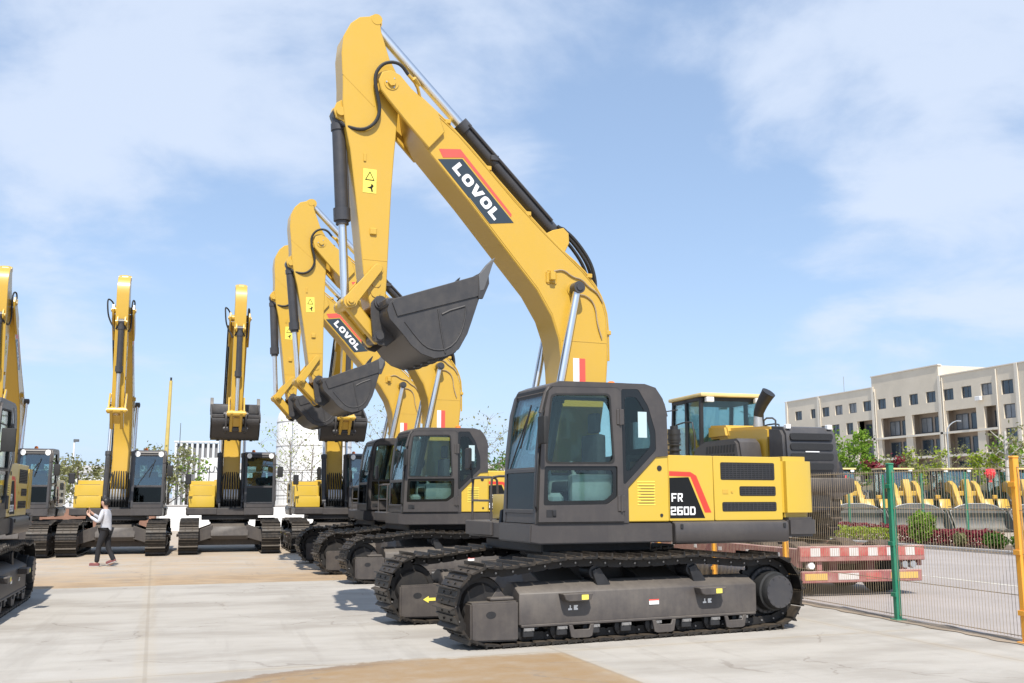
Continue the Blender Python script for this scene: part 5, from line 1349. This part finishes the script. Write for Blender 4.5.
x, y = at(199, 71); r = empty('slatted_hall', (x, y, 0), R(-15.7+12)); tag(r, 'white hall front of upright slats left of the front-facing bucket', 'building')
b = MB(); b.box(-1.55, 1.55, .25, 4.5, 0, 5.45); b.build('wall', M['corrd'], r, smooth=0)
for k in range(9): q = MB(); q.box(-1.55+k*.365, -1.38+k*.365, .0, .26, 0, 5.5, .02); q.build('slat', M['corr'], r, smooth=0)
q = MB(); q.box(-1.6, 1.6, -.03, .3, 5.5, 5.62); q.build('coping', M['corr'], r, smooth=0)
x, y = at(214, 69); r = empty('lettered_board', (x, y, 0), R(-15.7+12)); tag(r, 'white board with grey letters beside the slatted hall', 'sign')
b = MB(); b.box(-.75, .85, 0, .12, 2.7, 4.35, .02); b.build('panel', M['conc_white'], r, smooth=0)
b = MB()
for sx_ in (-.6, .7): b.box(sx_-.04, sx_+.04, .12, .2, 0, 4.2)
b.build('post', M['galv'], r, smooth=0)
me = text_mesh('AUV', .62, .01); me.materials.append(M['winframe'])
for v in me.vertices: v.co = Vector((v.co.x-.62, -.006-v.co.z*.5, 3.35+v.co.y))
o = bpy.data.objects.new('lettering', me); COL.objects.link(o); o.parent = r
# low white wall behind the rear row
a0 = at(165, 52); a1 = at(470, 52); dx, dy = a1[0]-a0[0], a1[1]-a0[1]; ln = math.hypot(dx, dy); an = math.atan2(dy, dx)
r = empty('boundary_wall', (a0[0], a0[1], 0), an); tag(r, 'low white boundary wall running behind the rear excavators', 'wall')
b = MB(); b.box(0, ln, 0, .2, 0, 1.22); b.build('panel', M['conc_white'], r, smooth=0)
b = MB(); b.box(-.02, ln+.02, -.04, .24, 1.222, 1.30, .01); b.build('coping', M['kerb'], r, smooth=0)
for k in range(int(ln/3.2)): q = MB(); q.box(k*3.2, k*3.2+.3, -.06, -.002, 0, 1.215); q.build('pier', M['conc_white'], r, smooth=0)
q0 = at(-30, 50); q1 = at(160, 50); qa = math.atan2(q1[1]-q0[1], q1[0]-q0[0]); ql = math.hypot(q1[0]-q0[0], q1[1]-q0[1])
r2 = empty('brick_wall', (q0[0], q0[1], 0), qa); tag(r2, 'low brown brick wall behind the leftmost rear excavators', 'wall')
b = MB(); b.box(0, ql, 0, .24, 0, 1.15); b.build('panel', M['brick'], r2, smooth=0)
b = MB(); b.box(-.02, ql+.02, -.03, .27, 1.152, 1.22, .01); b.build('coping', M['kerb'], r2, smooth=0)
r = empty('wire_fence', (a0[0], a0[1], 0), an); tag(r, 'thin dark wire fence standing on the white boundary wall', 'fence')
for k in range(int(ln/2.4)):
    q = MB(); q.cyl((k*2.4, .1, 1.3), (k*2.4, .1, 3.0), .03, n=6); q.build('post', M['dark'], r)
q = MB()
for z in (1.6, 2.05, 2.5, 2.95): q.cyl((0, .1, z), (ln, .1, z), .014, n=5)
for k in range(int(ln/.3)): q.cyl((k*.3, .1, 1.35), (k*.3, .1, 2.95), .006, n=3)
q.build('rails', M['dark'], r, smooth=0)
x, y = at(168, 61); r = empty('yellow_mast', (x, y, 0)); tag(r, 'tall tapering yellow mast rising behind the trees', 'mast')
b = MB(); b.cyl((-.05, 0, 0), (.06, 0, 8.75), .17, .09, n=10); b.build('tube', M['ypost'], r)
b = MB(); b.cyl((.06, 0, 8.75), (.06, 0, 8.95), .06, n=8); b.build('cap', M['dark'], r)
x, y = at(181, 63); r = empty('thin_mast', (x, y, 0)); tag(r, 'thin dark rod mast right of the yellow mast', 'mast'); b = MB(); b.tube([(0, 0, 0), (0, 0, 6.3)], .045, n=6, taper=.02); b.build('rod', M['winframe'], r)
for px, d, h, lab in ((76, 60, 5.1, 'white flood-light pole above the trees at left'),):
    x, y = at(px, d); r = empty('floodlight_pole', (x, y, 0)); tag(r, lab, 'light pole')
    b = MB(); b.tube([(0, 0, 0), (0, 0, h)], .07, n=8, taper=.05); b.build('pole', M['conc_white'], r)
    b = MB(); b.box(-.05, .26, -.10, .05, h-.14, h+.02, .02); b.build('lamp_head', M['winframe'], r)
x, y = at(946, 62); r = empty('street_lamp', (x, y, 0)); tag(r, 'pale street lamp with curved arm before the building', 'street lamp')
b = MB(); b.tube([(0, 0, 0), (0, 0, 5.7), (.15, 0, 6.05), (.45, -.1, 6.3), (.65, -.2, 6.35)], .05, n=8, smooth=2, taper=.03); b.build('pole', M['galv'], r)
b = MB(); b.box(.55, .90, -.28, -.14, 6.31, 6.39, .02); b.build('lamp_head', M['galv'], r)
# far buildings on the skyline, low and plain
for px, d, w_, dp, h, lab in ((405, 150, 30, 10, 5.5, 'far pale grey shed on the skyline behind the side-on cabs'), (20, 140, 34, 12, 5.0, 'far low grey shed at the left skyline'), (250, 160, 22, 10, 6, 'far low shed behind the silo')):
    x, y = at(px, d); r = empty('far_shed', (x, y, 0), R(-15.7)); tag(r, lab, 'building', 'far sheds on the skyline')
    b = MB(); b.box(-w_/2, w_/2, 0, dp, 0, h); b.build('wall', M['corr'], r, smooth=0)
    b = MB(); b.prism([(-.4, h+.002), (dp/2, h+1.2), (dp+.4, h+.002)], -w_/2-.3, w_/2+.3, 'x'); b.build('roof', M['kerb'], r, smooth=0)

# ------------------------------------------------------------------ the person walking with a phone held up
def skin_mesh(name, verts, edges, radii, m, parent, sub=2, root_i=0):
    me = bpy.data.meshes.new(name); me.from_pydata([tuple(v) for v in verts], edges, []); me.update()
    o = bpy.data.objects.new(name, me); COL.objects.link(o)
    md = o.modifiers.new('skin', 'SKIN'); md.use_smooth_shade = True
    sv = me.skin_vertices[0].data
    for i, r_ in enumerate(radii): sv[i].radius = r_ if isinstance(r_, tuple) else (r_, r_)
    for i in range(len(radii)): sv[i].use_root = (i == root_i)
    s_ = o.modifiers.new('sub', 'SUBSURF'); s_.levels = sub; s_.render_levels = sub
    dg = bpy.context.evaluated_depsgraph_get(); nm = bpy.data.meshes.new_from_object(o.evaluated_get(dg)); nm.name = name
    o.modifiers.clear(); o.data = nm; nm.materials.clear(); nm.materials.append(m)
    nm.polygons.foreach_set('use_smooth', [True]*len(nm.polygons))
    o.parent = parent
    return o
px_, py_ = S(-10.1, 25.3)
pr = empty('person', (px_, py_, 0), R(163)); tag(pr, 'person in light grey jumper and black trousers walking with a phone raised', 'person')
# joints (x ahead, y left, z up)
J = dict(pel=(0, 0, .90), wai=(.0, 0, 1.04), che=(.02, 0, 1.24), nek=(.03, 0, 1.40), hdb=(.05, 0, 1.47), hd=(.07, 0, 1.555), hdt=(.055, 0, 1.62),
         sl=(.03, .17, 1.345), el=(.10, .22, 1.08), wl=(.36, .12, 1.22), hl=(.42, .09, 1.27), sr=(.03, -.17, 1.345), er=(.14, -.21, 1.10), wr=(.37, -.06, 1.28), hr=(.42, -.03, 1.33),
         hpl=(.0, .085, .86), kl=(.12, .085, .48), al=(.15, .085, .09), tl=(.30, .085, .035), hpr=(0, -.085, .86), kr=(-.04, -.085, .47), ar=(-.22, -.085, .12), tr=(-.08, -.085, .035))
K = list(J); I = {k: i for i, k in enumerate(K)}
ed = [('pel', 'wai'), ('wai', 'che'), ('che', 'nek'), ('nek', 'hdb'), ('hdb', 'hd'), ('hd', 'hdt'), ('che', 'sl'), ('sl', 'el'), ('el', 'wl'), ('wl', 'hl'), ('che', 'sr'), ('sr', 'er'), ('er', 'wr'), ('wr', 'hr'),
      ('pel', 'hpl'), ('hpl', 'kl'), ('kl', 'al'), ('al', 'tl'), ('pel', 'hpr'), ('hpr', 'kr'), ('kr', 'ar'), ('ar', 'tr')]
rad = dict(pel=.09, wai=.088, che=(.115, .09), nek=.052, hdb=.062, hd=.092, hdt=.075, sl=.038, el=.034, wl=.028, hl=.030, sr=.038, er=.040, wr=.028, hr=.030, hpl=.072, kl=.055, al=.036, tl=.034, hpr=.072, kr=.055, ar=.036, tr=.034)
V = [J[k] for k in K]; Rd = [rad[k] for k in K]; Ed = [(I[a], I[b]) for a, b in ed]
# fingers rooted in each palm, and a nose
for side, s in (('hl', 1), ('hr', -1)):
    hx_, hy_, hz_ = J[side]
    for q, (oy, oz, ln_) in enumerate(((.018, .02, .075), (.006, .028, .085), (-.006, .028, .08), (-.018, .018, .06))):
        a = len(V); V += [(hx_+.03, hy_+oy, hz_+oz*.5), (hx_+.045, hy_+oy-s*.01, hz_+oz+ln_*.5), (hx_+.03, hy_+oy-s*.03, hz_+oz+ln_)]
        Rd += [.011, .009, .008]; Ed += [(I[side], a), (a, a+1), (a+1, a+2)]
    a = len(V); V += [(hx_, hy_-s*.03, hz_+.03), (hx_+.015, hy_-s*.045, hz_+.065)]; Rd += [.012, .010]; Ed += [(I[side], a), (a, a+1)]
a = len(V); V += [(.165, 0, 1.545)]; Rd += [.014]; Ed += [(I['hd'], a)]
for s in (1, -1): a = len(V); V += [(.055, s*.095, 1.55)]; Rd += [.016]; Ed += [(I['hd'], a)]
skin_mesh('body', V, Ed, Rd, M['skin'], pr)
def sub_(keys, pairs, scale, extra=None):
    ks = list(keys); ix = {k: i for i, k in enumerate(ks)}
    rr = []
    for k in ks:
        r_ = rad[k] if not extra or k not in extra else extra[k]
        rr.append(tuple(x_*scale for x_ in r_) if isinstance(r_, tuple) else r_*scale)
    return [J[k] for k in ks], [(ix[a], ix[b]) for a, b in pairs], rr
J['hem'] = (0, 0, .84); rad['hem'] = .118
v, e, r_ = sub_(('hem', 'pel', 'wai', 'che', 'nek', 'sl', 'el', 'wl', 'sr', 'er', 'wr'), (('hem', 'pel'), ('pel', 'wai'), ('wai', 'che'), ('che', 'nek'), ('che', 'sl'), ('sl', 'el'), ('el', 'wl'), ('che', 'sr'), ('sr', 'er'), ('er', 'wr')), 1.25, dict(sl=.056, sr=.056, el=.042, er=.042, nek=.058, pel=.115, wai=.105, che=(.125, .10)))
skin_mesh('jumper', v, e, r_, M['knit'], pr)
J['pel2'] = (0, 0, .92); rad['pel2'] = .11
v, e, r_ = sub_(('pel2', 'hpl', 'kl', 'al', 'hpr', 'kr', 'ar'), (('pel2', 'hpl'), ('hpl', 'kl'), ('kl', 'al'), ('pel2', 'hpr'), ('hpr', 'kr'), ('kr', 'ar')), 1.22, dict(al=.05, ar=.05, hpl=.088, hpr=.088))
skin_mesh('trousers', v, e, r_, M['trouser'], pr)
for k, t_ in (('al', 'tl'), ('ar', 'tr')):
    A = Vector(J[k]); B = Vector(J[t_]); b = MB()
    d_ = (B-A); d_.z = 0; d_.normalize(); an_ = math.atan2(d_.y, d_.x)
    rot = Matrix.Translation((A.x, A.y, 0)) @ Matrix.Rotation(an_, 4, 'Z') if k == 'al' else Matrix.Translation((A.x+.01, A.y, .035)) @ Matrix.Rotation(an_, 4, 'Z') @ Matrix.Translation((.15, 0, 0)) @ Matrix.Rotation(R(20), 4, 'Y') @ Matrix.Translation((-.15, 0, 0))
    b.box(-.075, .175, -.045, .045, .012, .095, .035, rot=rot, seg=2); so_ = b.build('shoe', M['shoe'], pr)
    b = MB(); b.box(-.08, .18, -.046, .046, .0, .022, .006, rot=rot); b.build('sole', M['kerb'], so_)
hm = MB(); rngh = random.Random(5)
hm.lathe([(-.09, .06), (-.07, .094), (-.02, .108), (.04, .106), (.085, .075), (.11, .02), (.112, 0)], (.045, 0, 1.585), 'z', n=20)
for k in range(60):
    a = rngh.uniform(0, 6.28); z = rngh.uniform(-.05, .1); rr_ = .10*math.sqrt(max(.1, 1-(z/.13)**2)); p_ = Vector((.045+rr_*cos(a), rr_*sin(a), 1.585+z))
    if cos(a) > .55 and z < .03: continue
    hm.tube([tuple(p_), tuple(p_+Vector((cos(a)*.02, sin(a)*.02, -.035)))], .009, n=4, taper=.003)
ho_ = hm.build('hair', M['hair'], pr, smooth=60)
# clear the face below the fringe
for v_ in ho_.data.vertices:
    if v_.co.x > .045 and v_.co.z < 1.605: v_.co.x = .045
fe = MB()
for s in (1, -1): fe.cyl((.148, s*.032, 1.565), (.156, s*.032, 1.565), .010, n=8)
fe.build('eyes', M['dark'], pr); fe = MB(); fe.box(.150, .156, -.022, .022, 1.498, 1.506); fe.build('mouth', M['redcloth'], pr, smooth=0)
ph = empty('phone', (px_, py_, 0), R(163)); tag(ph, 'dark phone held up in the walking person\'s hands', 'phone')
b = MB(); b.box(.468, .478, -.06, .12, 1.33, 1.42, .004); b.build('case', M['dark'], ph)
b = MB(); b.box(.4665, .4678, -.052, .112, 1.336, 1.414); b.build('screen', M['blackglass'], ph, smooth=0)
